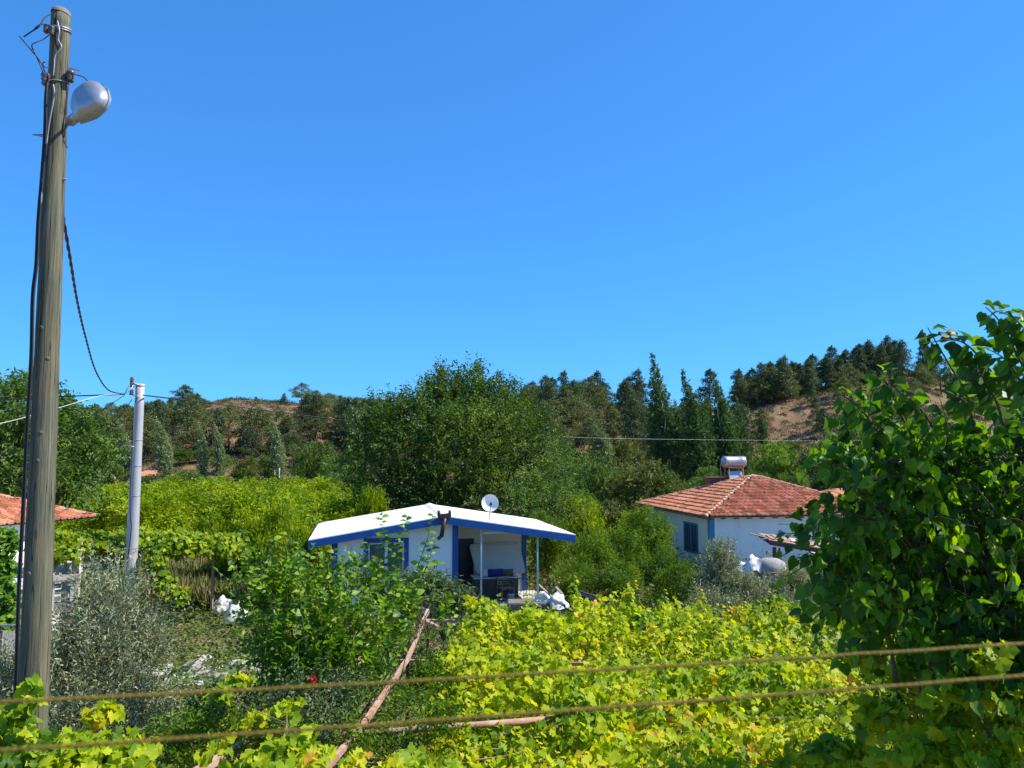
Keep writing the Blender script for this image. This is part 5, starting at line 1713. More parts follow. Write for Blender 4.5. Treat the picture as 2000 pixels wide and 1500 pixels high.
# ---- olives
def olive(name_label, base, L, n, dens=.9, slen=.5, leafL=.065):
    bl = pxblobs(L, base.x, base.y)
    root = empty('olive_tree', (base.x, base.y, 0), 0, name_label, 'olive tree', 'olive trees')
    mb = MB(); limbs(mb, NR, (0, 0, 0), (0, 0, .7), bl, .07, len(bl), 6)
    C, O = in_blobs(NR, bl, n // 14, .5)
    O = O * .6 + np.array([0, 0, .9]) + NR.normal(size=O.shape) * .35
    # thin pale twigs
    for i in range(0, len(C), 5):
        d = Vector(O[i]).normalized(); c = Vector(C[i])
        mb.tube([c - d * .15, c + d * slen * .9], [.006, .002], 3, cap=False)
    mb.build('trunk', M['bark'], root)
    P, T, N = sprays(NR, C, O, 14, slen, -.1, .75, .2)
    L_ = leafL * (.7 + .6 * NR.random(len(P)))
    link('crown', leaf_mesh('crown', P, T, N, L_, L_ * .26, LEAF_NARROW), LM['olive'], root)
olive('silvery olive tree growing right beside the tall wooden pole', at(190, 1300, 10.6), [
    (185, 1150, 11, 18), (235, 1170, 11.2, 24), (185, 1205, 10.8, 30), (265, 1225, 11, 30), (145, 1275, 10.6, 40), (205, 1280, 10.6, 45), (280, 1300, 10.8, 34), (310, 1250, 11.2, 18), (120, 1345, 10.3, 50), (190, 1360, 10.4, 52), (255, 1380, 10.5, 44), (60, 1330, 10.8, 34), (20, 1350, 10.8, 34), (150, 1440, 10, 56), (240, 1450, 10, 50), (320, 1445, 10.3, 34)], 24000, leafL=.075)
for lab, bx, L in [
    ('young grey green olive before the teal corner of the house', 1412, [(1410, 1110, 25, 26, 1.4), (1395, 1150, 25, 28), (1435, 1160, 25, 28)]),
    ('grey green olive in front of the white tarp', 1480, [(1455, 1165, 24, 26), (1500, 1180, 24, 28), (1430, 1165, 24.5, 20)]),
    ('olive tree before the concrete steps', 1555, [(1548, 1150, 24, 26), (1570, 1170, 24, 34), (1525, 1190, 23.5, 28), (1595, 1135, 24.5, 20, 1.2)]),
    ('olive tree half behind the mulberry leaves', 1650, [(1640, 1130, 23, 36), (1680, 1150, 23, 44), (1620, 1180, 23, 38), (1720, 1180, 23, 44)]),
    ('low olive bush along the back edge of the grape vine', 1430, [(1380, 1190, 22, 26), (1430, 1205, 22, 28), (1490, 1215, 21.5, 28), (1550, 1215, 21.5, 34), (1610, 1225, 21, 36)])]:
    olive(lab, at(bx, 1150, L[0][2]), L, 9000, slen=.42, leafL=.10)
# oleander by the porch
b0 = at(868, 1150, 21)
blob_tree('oleander_bush', (b0.x, b0.y), [(850, 1160, 21, 26), (880, 1180, 21, 26), (830, 1180, 21, 28), (895, 1185, 20.8, 22), (865, 1200, 20.5, 26), (812, 1150, 21.5, 20)],
    LM['oleander'], M['bark'], .05, 5200, .16, .04, 'grey green narrow leaved bush at the blue porch pillar', 'bush', slen=.45, per=9, upb=.9, fork=.5, tmpl=LEAF_NARROW)

# ------------------------------------------------------------------ leaves as objects + the rest as stuff
def leaf_parts(root, P, T, N, L, W, tmpl, mat, limit, score, nm='leaf', smooth=True):
    """the `limit` best-scored leaves become parts that share three leaf meshes, the rest one part of kind stuff"""
    off = np.array(root.location)
    km = prune(P + off)
    P, T, N, L, W, score = P[km], T[km], N[km], L[km], W[km], score[km]
    order = np.argsort(-score)
    sel, rest = order[:limit], order[limit:]
    tv, tf = tmpl
    shared = []
    for k in range(3):
        v = tv.copy()
        v[:, 2] *= (1, 1.8, .3)[k]
        v[:, 1] *= float(np.mean(W / L)) * (1, .92, 1.06)[k]
        v[:, 2] += (0, .25, -.2)[k] * v[:, 1] ** 2 * 2
        me = bpy.data.meshes.new(nm)
        me.from_pydata([tuple(q) for q in v], [], tf)
        me.polygons.foreach_set('use_smooth', [smooth] * len(tf))
        me.materials.append(mat)
        shared.append(me)
    Tn = nrm(T); B = nrm(np.cross(N, Tn)); Nn = np.cross(Tn, B)
    for i in sel:
        o = bpy.data.objects.new(nm, shared[int(i) % 3])
        COL.objects.link(o)
        o.parent = root
        m = Matrix((Vector(Tn[i]), Vector(B[i]), Vector(Nn[i]))).transposed().to_4x4()
        m.translation = Vector(P[i])
        o.matrix_local = m @ Matrix.Scale(float(L[i]), 4)
    if len(rest):
        # bend the joined leaves a little differently too
        me = leaf_mesh('foliage', P[rest], T[rest], N[rest], L[rest], W[rest], tmpl, smooth)
        tag(link('foliage', me, mat, root), kind='stuff')

# ---- pergola of rusty tube
def pergola():
    zt = 2.45
    o = empty('pergola', (0, 10.5, 0), 0, 'pergola of rusty steel tubes carrying the grape vines', 'pergola')
    O = o.location
    def bar(p, q, wdt, mat=M['rust'], rnd=False, nm='tube'):
        m = MB()
        if rnd: m.tube([p - O, (p + q) / 2 - O, q - O], wdt / 2, 12)
        else: m.bar(p - O, q - O, wdt, wdt)
        m.build(nm, mat, o)
    a, b = onz(600, 1545, zt), onz(712, 1412, zt)
    bar(a, b, .056)
    c, d = onz(797, 1286, zt), onz(836, 1192, zt)
    bar(b, c, .056); bar(c, d, .056)
    p = onz(615, 1440, zt + .06); q = onz(838, 1423, zt + .06)
    far = q + (q - p) * 1.3
    bar(p, far, .072, rnd=True)
    bar(onz(330, 1540, zt), onz(493, 1444, zt), .075)
    e = onz(760, 1291, zt - .06); bar(e, e + Vector((9.5, .4, -.25)), .05)
    bar(onz(695, 1292, zt), onz(745, 1262, zt), .08)
    e = onz(828, 1212, zt); bar(e, onz(856, 1226, zt), .06); bar(e, e + Vector((9.8, .2, -.25)), .05)
    bar(onz(600, 1368, zt - .2), onz(660, 1330, zt - .1), .05)
    bar(onz(625, 1360, zt - .3), onz(668, 1380, zt - .3), .035, M['rust_dark'])
    for pt in (b, c, d, q + Vector((3, .1, 0)), q + Vector((6.5, .2, 0)), c + Vector((4.5, .1, 0)), onz(668, 1380, zt - .3)):
        bar(Vector((pt.x, pt.y, 0)), Vector((pt.x, pt.y, pt.z - .03)), .05, M['rust_dark'], nm='post')
    for k in range(5):
        y0 = b.y + 1.2 * k
        bar(Vector((b.x + .1 * k, y0, zt + .03)), Vector((b.x + 9.5, y0 + .2, zt + .03)), .006, M['galv'], True, 'wire')
    # wire tie
    m = MB(); t = onz(712, 1411, zt + .05) - O
    m.tube([t + Vector((.045 * math.cos(a_), 0, .06 * math.sin(a_))) for a_ in np.linspace(0, 6.28, 12)], .006, 5); m.build('tie', M['dark'], o)
pergola()

# ---- grape vines
def vine_left_edge(y):
    return np.interp(y, [5.5, 7.0, 7.6, 8.6, 9.6, 10.8, 12.5, 14.5, 16.2], [-2.9, -2.35, -1.55, -.75, -1.05, -1.15, -.95, -.75, .3])
def vine_top(x, y):
    return 2.58 + .42 * noise.noise(Vector((x * .55, y * .55, 0))) + .26 * noise.noise(Vector((x * 1.7, y * 1.7, 4)))
cells = [
    (lambda x, y: (y < 9.6) & (x < 1.0), 'bright grape vine at the crossing of the rusty tubes', -.9, 8.3),
    (lambda x, y: (y < 9.6) & (x >= 1.0) & (x < 3.4), 'yellow green grape vine right under the two ropes', 2.2, 8.3),
    (lambda x, y: (y < 9.6) & (x >= 3.4), 'greener grape vine below the mulberry tree, tree shade put into its leaf colour', 5.0, 8.5),
    (lambda x, y: (y >= 9.6) & (x < 1.6), 'yellow grape vine before the cabin porch', .2, 12.5),
    (lambda x, y: (y >= 9.6) & (x >= 1.6) & (x < 4.4), 'grape vine at the back of the pergola before the red roofed house', 3.0, 12.8),
    (lambda x, y: (y >= 9.6) & (x >= 4.4), 'darker grape vine at the back beside the mulberry, shade put into its leaf colour', 6.5, 12.5),
]
n = 64000
X = NR.uniform(-3.2, 9.5, n); Y = 6.2 + 10.2 * NR.random(n) ** 1.05
ok = np.array([x > vine_left_edge(y) + .35 * noise.noise(Vector((y * 1.7, 0, 7))) and (y < 14.9 + .8 * noise.noise(Vector((x * .9, 1, 3))) - max(0, x - 4) * .25) and x < y * .80 + .8 and noise.noise(Vector((x * .9, y * .9, 11))) > -.52 for x, y in zip(X, Y)])
X, Y = X[ok], Y[ok]
Zt = np.array([vine_top(x, y) for x, y in zip(X, Y)])
dep = NR.random(len(X)) ** 1.5 * .65
Pv = np.stack([X, Y, Zt - dep + NR.normal(size=len(X)) * .03], 1)
Tv = NR.normal(size=(len(X), 3)) * np.array([1, 1, .3]) + np.array([-.1, -.35, -.35])
Nv = NR.normal(size=(len(X), 3)) * .85 + np.array([.25, -.05, 1.0])
Lv = .060 + .066 * NR.random(len(X)) ** 1.2
# upright shoots
sx = []
for (px, yb, yt, D) in [(1122, 1180, 1122, 15.0), (1130, 1190, 1150, 14.6), (945, 1210, 1165, 14.4), (930, 1220, 1180, 14.0), (1008, 1210, 1180, 14.3), (1290, 1190, 1150, 14.8), (1370, 1190, 1150, 14.8), (1350, 1200, 1166, 14.5), (1210, 1190, 1165, 14.9), (1450, 1200, 1168, 14.3), (1420, 1210, 1172, 14.4), (1060, 1210, 1185, 14.0), (985, 1225, 1190, 13.8), (1170, 1205, 1180, 14.2), (1520, 1230, 1195, 13.2), (1600, 1260, 1225, 12), (870, 1290, 1245, 11.6), (900, 1250, 1215, 13)]:
    sx.append((at(px, yb, D), at(px + R.uniform(-8, 8), yt, D)))
for _ in range(230):
    y = R.uniform(6.8, 14.6); x = R.uniform(float(vine_left_edge(y)) + .2, min(8.8, y * .75))
    z = vine_top(x, y); sx.append((Vector((x, y, z - .1)), Vector((x + R.uniform(-.15, .2), y + R.uniform(-.2, .15), z + R.uniform(.12, .42)))))
SP, ST, SN, SL = [], [], [], []
canes = MB()
for a, b in sx:
    L = (b - a).length; k = max(4, int(L / .045))
    canes.tube([a - Vector((0, 0, .1)), a.lerp(b, .5) + Vector((.02, 0, 0)), b], [.005, .004, .002], 4, cap=False)
    for i in range(k):
        t = (i + .5) / k
        ang = i * 2.5 + R.random()
        for rep in range(2 if t < .75 else 1):
            ang += 2.2
            dr = Vector((math.cos(ang), math.sin(ang), .1))
            p = a.lerp(b, t) + dr * .05
            SP.append(p); ST.append(dr + Vector((0, 0, -.45))); SN.append(Vector((0, 0, 1)) + dr * .5 + Vector([R.gauss(0, .3) for _ in range(3)])); SL.append(.11 * (1 - .55 * t) * R.uniform(.8, 1.25))
Pv = np.concatenate([Pv, np.array([tuple(p) for p in SP])]); Tv = np.concatenate([Tv, np.array([tuple(p) for p in ST])]); Nv = np.concatenate([Nv, np.array([tuple(p) for p in SN])]); Lv = np.concatenate([Lv, np.array(SL)])
depth = np.concatenate([dep, np.zeros(len(SP))])
tag(canes.build('grape_canes', M['cane']), 'thin upright tan shoots rising out of the grape leaves', 'vine shoots', None, 'stuff')
for fn, lab, bx, by in cells:
    m_ = fn(Pv[:, 0], Pv[:, 1])
    P, T, N, L, dp = Pv[m_], Tv[m_], Nv[m_], Lv[m_], depth[m_]
    root = empty('grape_vine', (bx, by, 0), 0, lab, 'grape vine', 'grape vines on the pergola')
    P = P - np.array([bx, by, 0])
    mb = MB()
    mb.tube([(0, 0, 0), (.06, .03, .8), (-.04, .02, 1.7), (.02, 0, 2.35)], [.045, .038, .032, .025], 8, wob=.3)
    for q in range(9):
        a = q * .7 + R.random(); l = R.uniform(1.0, 2.0)
        pts_ = [(.02, 0, 2.3)] + [(l * f * math.cos(a + .25 * math.sin(f * 3)), l * f * math.sin(a + .2 * f), 2.33 + .06 * math.sin(f * 7 + q)) for f in (.3, .6, 1)]
        mb.tube(pts_, [.018, .012, .009, .005], 5, cap=False)
    mb.build('trunk', M['cane'], root)
    vis = (dp < .09) & (np.abs(P[:, 0] + bx) < .66 * (P[:, 1] + by)) & ((H - P[:, 2]) / (P[:, 1] + by) < .40)
    score = np.where(vis, 1, .0) * L / (P[:, 1] + by)
    leaf_parts(root, P, T, N, L, L * .98, LEAF_GRAPE, LM['grape'] if 'green' not in lab.split()[0] and 'dark' not in lab.split()[0] else LM['grape_green'], 300, score)  # vines by the mulberry get the greener leaf: its shade put into colour

def vine_patch(lab, base, boxes, n, mat=None, lf=(.08, .075), grp='grape vines on the pergola', trunk=True, limit=300):
    """boxes: (px, py, D, rx m, ry m, rz m)"""
    root = empty('grape_vine', (base.x, base.y, 0), 0, lab, 'grape vine', grp)
    bl = []
    for px, py, D, rx, ry, rz_ in boxes:
        c = at(px, py, D); bl.append((c.x - base.x, c.y - base.y, c.z, rx, ry, rz_))
    P, O = in_blobs(NR, bl, n, .5)
    T = NR.normal(size=(n, 3)) * np.array([1, 1, .4]) + np.array([0, -.2, -.4])
    N = O * .4 + NR.normal(size=(n, 3)) * .5 + np.array([.2, -.2, .9])
    L = lf[0] + lf[1] * NR.random(n)
    if trunk:
        mb = MB(); c = Vector(bl[0][:3])
        mb.tube([(0, 0, 0), (.05, 0, c.z * .5), (c.x * .3, c.y * .3, c.z)], [.03, .02, .01], 7, wob=.3)
        for b in bl[:5]:
            mb.tube([(c.x * .3, c.y * .3, c.z), b[:3]], [.006, .003], 4, cap=False)
        mb.build('trunk', M['cane'], root)
    sc = O[:, 2] - O[:, 1] * .8 + L * 8
    leaf_parts(root, P, T, N, L, L * .98, LEAF_GRAPE, mat or LM['grape'], limit, sc)
vine_patch('bright grape leaves round the foot of the wooden pole', at(120, 1450, 7.0), [
    (20, 1470, 7.0, .35, .3, .2), (90, 1480, 6.8, .35, .3, .2), (160, 1465, 7.1, .35, .3, .16), (230, 1470, 7.2, .3, .3, .16), (55, 1345, 6.9, .10, .08, .10), (30, 1400, 6.9, .16, .1, .14), (200, 1500, 6.8, .5, .4, .2), (60, 1375, 6.9, .1, .1, .1), (-60, 1440, 7, .4, .4, .3), (110, 1500, 6.6, .5, .4, .2)], 1700, lf=(.062, .06))
vine_patch('loose grape shoots over the tube left of the crossing', at(560, 1450, 7.4), [
    (560, 1385, 8.0, .16, .2, .08), (600, 1460, 7.3, .3, .3, .16), (540, 1490, 7.1, .3, .3, .14), (500, 1405, 8.2, .18, .2, .08), (430, 1360, 8.6, .12, .15, .12), (650, 1490, 7.0, .3, .3, .12), (450, 1470, 7.4, .3, .3, .1), (205, 1395, 8.2, .2, .2, .12), (470, 1330, 9, .12, .12, .08)], 950, lf=(.06, .06))
vine_patch('grape shoots climbing into the dark mulberry below the ropes', at(1850, 1400, 6.0), [
    (1690, 1275, 7.2, .25, .2, .14), (1780, 1320, 6.6, .25, .2, .12), (1740, 1400, 6.2, .3, .25, .14), (1860, 1410, 5.6, .22, .2, .12), (1930, 1290, 5.4, .12, .12, .1), (1990, 1440, 5.4, .25, .2, .14), (1820, 1480, 5.6, .4, .25, .14), (1880, 1350, 5.5, .3, .15, .1), (1990, 1370, 5.3, .25, .15, .1), (1940, 1500, 5.3, .35, .2, .12), (1650, 1480, 6.4, .35, .3, .14)], 1300, lf=(.065, .05))
# arbour of the cottage
AG = 'vines on the cottage arbour'
vine_patch('bright green vine spreading over the cottage arbour', at(230, 1060, 24), [
    (110, 1062, 23.5, .7, .9, .35), (160, 1060, 24, .8, 1, .35), (215, 1062, 24.5, .8, 1, .35), (265, 1058, 25, .8, 1, .38), (320, 1062, 25, .8, 1, .38), (370, 1066, 25.5, .7, .9, .38), (425, 1064, 26, .7, .9, .35), (130, 1085, 22.6, .4, .4, .25), (300, 1100, 24, .35, .3, .45), (320, 1140, 24, .3, .3, .4), (350, 1165, 23.5, .25, .3, .3), (460, 1078, 26, .5, .6, .3), (90, 1090, 22.4, .35, .4, .3)], 8500, LM['grape_green'], (.10, .08), AG)
vine_patch('climbing beans in a tall curtain left of the wooden pole', at(5, 1150, 19), [
    (10, 1060, 19, .35, .3, .35), (0, 1110, 19, .4, .3, .4), (10, 1160, 18.8, .35, .3, .4), (0, 1210, 18.8, .4, .3, .35), (-50, 1120, 19, .5, .4, .8), (-60, 1200, 19, .5, .4, .6)], 3600, LM['bean'], (.09, .06), 'climbing plants by the cottage')
def arbour():
    o = empty('arbour_frame', (at(250, 1083, 24.3).x, 24.3, 0), 0, 'dark rusty arbour frame with thin posts before the cottage', 'arbour')
    O = o.location
    def bar(p, q, w_, mat, nm): m = MB(); m.bar(p - O, q - O, w_, w_ * 1.3); m.build(nm, mat, o)
    bar(at(80, 1085, 23.6), at(310, 1081, 24.6), .085, M['rust_dark'], 'beam')
    bar(at(310, 1081, 24.6), at(420, 1078, 26.2), .06, M['rust_dark'], 'beam')
    for px, yt, yb, D, mt, w_ in ((417, 1078, 1190, 26.2, 'rust', .07), (148, 1090, 1200, 23.5, 'wood_old', .14), (300, 1085, 1200, 24.5, 'rust_dark', .06), (268, 1085, 1130, 24.3, 'rust_dark', .06), (88, 1085, 1245, 21.5, 'dark', .07)):
        t = at(px, yt, D); bar(Vector((t.x, t.y, 0)), t, w_, M[mt], 'post')
arbour()

# ---- mulberry, right foreground
def mulberry():
    base = Vector((at(1950, 1000, 6.3).x, 6.3, 0))
    root = empty('mulberry_tree', base, 0, 'dark big leaved mulberry tree filling the right side', 'tree')
    L = [(1700, 830, 5.6, 40), (1690, 885, 5.7, 65), (1645, 950, 5.6, 45), (1640, 1040, 5.6, 50), (1645, 1110, 5.5, 34), (1660, 1170, 5.5, 38), (1765, 915, 5.9, 80), (1730, 1010, 5.9, 100), (1850, 915, 6.0, 80),
         (1890, 990, 6.1, 130), (1790, 1130, 6.0, 120), (1940, 1150, 6.2, 150), (2070, 930, 6.2, 130), (1960, 880, 6.0, 60), (1775, 1210, 6.1, 55), (1880, 1240, 6.1, 75), (2050, 1270, 6.2, 110), (2120, 1100, 6.2, 180), (1720, 1150, 6.1, 60),
         (1900, 1080, 7.2, 160), (1800, 1000, 7.0, 110), (2030, 1050, 7.2, 170), (1750, 1100, 7.0, 90), (1840, 1200, 7.0, 120), (1980, 1250, 7.2, 140), (1900, 1250, 5.7, 80), (1990, 1270, 5.6, 90), (1860, 1290, 5.7, 36), (1960, 1310, 5.6, 40), (2040, 1330, 5.6, 50), (1840, 1210, 7.4, 90), (1950, 1240, 7.4, 100), (2080, 1270, 7.0, 110)]
    bl = pxblobs(L, base.x, base.y)
    mb = MB(); limbs(mb, NR, (0, .3, 0), (.1, .4, 2.0), bl[8:], .07, 14, 7)
    C, O = in_blobs(NR, bl, 2300, .45)
    O = O * .9 + np.array([-.15, -.1, .35]) + NR.normal(size=O.shape) * .35
    for i in range(0, len(C), 3):
        d = Vector(O[i]).normalized(); c = Vector(C[i]); mb.tube([c - d * .12, c + d * .22, c + d * .40 - Vector((0, 0, .05))], [.006, .004, .002], 4, cap=False)
    P, T, N = sprays(NR, C, O, 6, .32, .45, .9, .25)
    T[:, 2] -= .55
    Ls = [.090 * (.6 + .65 * NR.random(len(P)))]
    PP, TT, NN = [P], [T], [N]
    # long shoots against the sky
    shoots = [[(1900, 800, 5.8), (1870, 740, 5.5), (1835, 680, 5.3), (1812, 640, 5.2)], [(1960, 760, 5.8), (1915, 700, 5.4), (1870, 665, 5.2), (1800, 672, 5.1)], [(2010, 740, 5.6), (1975, 670, 5.3), (1950, 625, 5.2), (1925, 600, 5.1)],
              [(2040, 720, 5.6), (2010, 660, 5.3), (1985, 625, 5.2), (1960, 612, 5.1)], [(2060, 760, 5.6), (2040, 700, 5.4), (2010, 650, 5.3)], [(1780, 850, 5.8), (1750, 790, 5.6), (1730, 745, 5.4), (1712, 718, 5.3)], [(1820, 830, 5.8), (1790, 790, 5.6), (1745, 755, 5.4), (1740, 722, 5.3)],
              [(1720, 850, 5.7), (1690, 810, 5.5), (1665, 785, 5.4), (1645, 772, 5.3)], [(1680, 930, 5.6), (1640, 910, 5.5), (1610, 905, 5.4), (1592, 915, 5.3)], [(1690, 1010, 5.6), (1640, 1000, 5.5), (1605, 1015, 5.4), (1588, 1050, 5.3)], [(1680, 1080, 5.6), (1630, 1090, 5.5), (1600, 1120, 5.4), (1580, 1165, 5.3)],
              [(1700, 1160, 5.6), (1650, 1170, 5.5), (1610, 1190, 5.4), (1585, 1215, 5.3)], [(1900, 820, 5.8), (1880, 780, 5.6), (1858, 775, 5.5)], [(1960, 830, 5.8), (1940, 770, 5.6), (1900, 720, 5.4), (1870, 705, 5.3)], [(2000, 800, 5.7), (1990, 740, 5.5), (1960, 700, 5.3), (1925, 680, 5.3)], [(1700, 1240, 5.7), (1660, 1255, 5.6), (1640, 1300, 5.5)]]
    for sh in shoots:
        Q = spline([at(*p) - base for p in sh], 8)
        mb.tube(Q, [.010 - .007 * i / (len(Q) - 1) for i in range(len(Q))], 5, cap=False)
        tot = sum((b - a).length for a, b in zip(Q, Q[1:]))
        k = int(tot / .035)
        p_, t_, n_, l_ = [], [], [], []
        for i in range(k):
            f = (i + .3) / k
            j = f * (len(Q) - 1); q = Q[int(j)].lerp(Q[min(int(j) + 1, len(Q) - 1)], j % 1)
            d = (Q[min(int(j) + 1, len(Q) - 1)] - Q[int(j)]); d = d.normalized() if d.length > 0 else Vector((0, 0, 1))
            sd = d.cross(Vector((R.gauss(0, .4), -1, R.gauss(0, .4)))).normalized() * (1 if i % 2 else -1)
            tt = sd * .8 + d * .5 + Vector((0, R.uniform(-.6, .3), -.75))
            p_.append(q + sd * .04); t_.append(tt); n_.append(Vector((R.gauss(0, .45), -.55 + R.gauss(0, .4), .7))); l_.append(.125 * (1.05 - .4 * f) * R.uniform(.75, 1.2))
        PP.append(np.array([tuple(v) for v in p_])); TT.append(np.array([tuple(v) for v in t_])); NN.append(np.array([tuple(v) for v in n_])); Ls.append(np.array(l_))
    mb.build('trunk', M['bark'], root)
    P, T, N, L_ = np.concatenate(PP), np.concatenate(TT), np.concatenate(NN), np.concatenate(Ls)
    wx = P[:, 0] + base.x; wy = P[:, 1] + base.y
    px = wx / wy
    zz = P[:, 2]
    vis = (px < .668) & ((H - zz) / wy < .40)
    outer = np.zeros(len(P)); outer[len(Ls[0]):] = .6
    score = np.where(vis, 1, 0) * (6.6 - wy + outer + L_ * 6)
    leaf_parts(root, P, T, N, L_, L_ * .82, LEAF_HEART, LM['mulberry'], 300, score)
mulberry()

# ---- plum shrub, centre, its rose bush
def plum():
    base = Vector((at(660, 1200, 10.2).x, 10.2, 0))
    root = empty('plum_tree', base, 0, 'fresh green bushy young plum tree before the white cabin window', 'tree')
    L = [(560, 1160, 10, 44), (515, 1200, 10, 50), (500, 1140, 10.1, 30), (600, 1190, 9.8, 54), (665, 1150, 10, 34), (650, 1215, 9.6, 60), (715, 1170, 10.2, 44), (760, 1195, 10.2, 46), (815, 1215, 10.4, 40), (850, 1240, 10.5, 30), (560, 1260, 9.6, 66), (650, 1300, 9.4, 66), (740, 1260, 9.8, 60), (800, 1250, 10.4, 40),
         (515, 1290, 9.8, 36), (600, 1350, 9.4, 56), (700, 1345, 9.6, 46), (540, 1330, 9.6, 50)]
    bl = pxblobs(L, base.x, base.y)
    mb = MB()
    for st in range(5):
        limbs(mb, NR, (R.uniform(-.3, .3), R.uniform(-.2, .2), 0), (R.uniform(-.5, .5), R.uniform(-.2, .2), 1.0), bl, .035, 5, 5)
    C, O = in_blobs(NR, bl, 600, .6)
    O = O * .45 + np.array([.05, -.05, 1.0]) + NR.normal(size=O.shape) * .25
    for i in range(0, len(C), 2):
        d = Vector(O[i]).normalized(); c = Vector(C[i]); mb.tube([c - d * .15, c + d * .25, c + d * .5], [.005, .0035, .0015], 4, cap=False)
    P, T, N = sprays(NR, C, O, 9, .36, .0, .95, .5)
    Ls = [.084 * (.6 + .65 * NR.random(len(P)))]
    PP, TT, NN = [P], [T], [N]
    shoots = [[(735, 1130, 10), (742, 1080, 10), (748, 1040, 10), (746, 1003, 10)], [(770, 1130, 10), (776, 1080, 10), (788, 1040, 10), (795, 1008, 10)], [(805, 1140, 10), (822, 1090, 10), (835, 1050, 10), (846, 1004, 10)], [(812, 1160, 10), (832, 1110, 10), (842, 1080, 10), (850, 1050, 10)],
              [(840, 1180, 10.2), (850, 1140, 10.2), (852, 1110, 10.2), (856, 1098, 10.2)], [(760, 1150, 10), (765, 1110, 10), (760, 1070, 10), (757, 1045, 10)], [(500, 1160, 10), (485, 1110, 10), (478, 1070, 10), (472, 1035, 10)], [(540, 1130, 10), (530, 1080, 10), (536, 1050, 10)], [(600, 1130, 10), (606, 1090, 10), (612, 1062, 10)],
              [(560, 1110, 10), (566, 1070, 10), (560, 1040, 10)], [(650, 1120, 10), (655, 1090, 10), (652, 1072, 10)], [(480, 1220, 10), (462, 1160, 10), (466, 1120, 10)], [(700, 1110, 10), (712, 1080, 10), (718, 1060, 10)], [(640, 1250, 9.4), (660, 1180, 9.4), (672, 1130, 9.4)], [(520, 1300, 9.6), (500, 1220, 9.6), (492, 1150, 9.6), (498, 1105, 9.6)], [(560, 1300, 9.4), (548, 1230, 9.4), (540, 1170, 9.4)], [(600, 1280, 9.2), (590, 1200, 9.2), (584, 1120, 9.3), (588, 1075, 9.3)], [(700, 1280, 9.4), (716, 1200, 9.4), (726, 1130, 9.5)], [(680, 1200, 9.6), (690, 1130, 9.6), (688, 1085, 9.6)], [(760, 1240, 9.6), (772, 1170, 9.6), (776, 1120, 9.6)], [(790, 1250, 10), (800, 1200, 10), (806, 1150, 10)]]
    for sh in shoots:
        Q = spline([at(*p) - base for p in sh], 6)
        mb.tube(Q, [.006 - .004 * i / (len(Q) - 1) for i in range(len(Q))], 5, cap=False)
        tot = sum((b - a).length for a, b in zip(Q, Q[1:]))
        k = int(tot / .038)
        for i in range(k):
            f = (i + .3) / k
            j = f * (len(Q) - 1); q = Q[int(j)].lerp(Q[min(int(j) + 1, len(Q) - 1)], j % 1)
            a = i * 2.6 + R.random()
            sd = Vector((math.cos(a), math.sin(a), .25))
            PP.append(np.array([tuple(q)])); TT.append(np.array([tuple(sd)])); NN.append(np.array([(R.gauss(0, .45) - sd.x * .4, R.gauss(0, .35) - .8, .75)])); Ls.append(np.array([.122 * (1.1 - .35 * f) * R.uniform(.7, 1.15)]))
    mb.build('trunk', M['twig'], root)
    P, T, N, L_ = np.concatenate(PP), np.concatenate(TT), np.concatenate(NN), np.concatenate(Ls)
    outer = np.zeros(len(P)); outer[len(Ls[0]):] = .5
    sc = 10.5 - (P[:, 1] + base.y) + outer + L_ * 10 + P[:, 2] * .25
    leaf_parts(root, P, T, N, L_, L_ * .62, LEAF_OVATE, LM['shrub'], 300, sc)
    # rose bush with one red flower
    c = at(611, 1331, 8.9)
    rb = empty('rose_bush', (c.x, c.y, 0), 0, 'rose bush with a single red bloom below the plum tree', 'rose bush')
    bl = pxblobs([(600, 1360, 9, 36), (640, 1380, 9, 36), (570, 1400, 8.9, 40), (650, 1430, 8.6, 40), (520, 1420, 8.9, 44), (700, 1380, 9, 36), (490, 1400, 9.4, 34), (440, 1440, 9.4, 36), (600, 1440, 8.7, 44)], c.x, c.y)
    mb = MB(); limbs(mb, NR, (0, 0, 0), (0, 0, .4), bl, .02, 9, 5)
    mb.tube([(0, .02, .4), (.02, 0, c.z * .7), (0, 0, c.z)], [.008, .006, .004], 5)
    mb.build('trunk', M['twig'], rb)
    C, O = in_blobs(NR, bl, 700, .5); O = O * .5 + np.array([0, 0, .8]) + NR.normal(size=O.shape) * .3
    P, T, N = sprays(NR, C, O, 7, .35, .05, .9, .4)
    km = prune(P + np.array([c.x, c.y, 0])); P, T, N = P[km], T[km], N[km]
    L2 = .05 * (.7 + .6 * NR.random(len(P)))
    link('crown', leaf_mesh('crown', P, T, N, L2, L2 * .55, LEAF_DIAMOND), LM['oleander'], rb)
    fl = MB()
    for ringk, (rr, nn_, tilt) in enumerate(((.012, 3, 1.3), (.022, 5, 1.0), (.034, 6, .65), (.045, 7, .3))):
        for i in range(nn_):
            a = 2 * math.pi * i / nn_ + ringk
            u = Vector((math.cos(a), math.sin(a), 0)); v = Vector((-u.y, u.x, 0)); w_ = Vector((0, 0, 1))
            b_ = u * rr * .3; t_ = u * (rr * math.cos(tilt) + .012) + w_ * (.05 * math.sin(tilt) + .01)
            fl.add([b_ - v * .01, b_ + v * .01, t_ * .7 + v * .024 + u * .004, t_ + v * .010 , t_ - v * .010, t_ * .7 - v * .024 + u * .004], [(0, 1, 2, 5), (5, 2, 3, 4)], True)
    f = fl.build('flower', M['rose'], rb); f.location = (0, -.02, c.z + .01); f.rotation_euler = (.7, 0, 0)
plum()

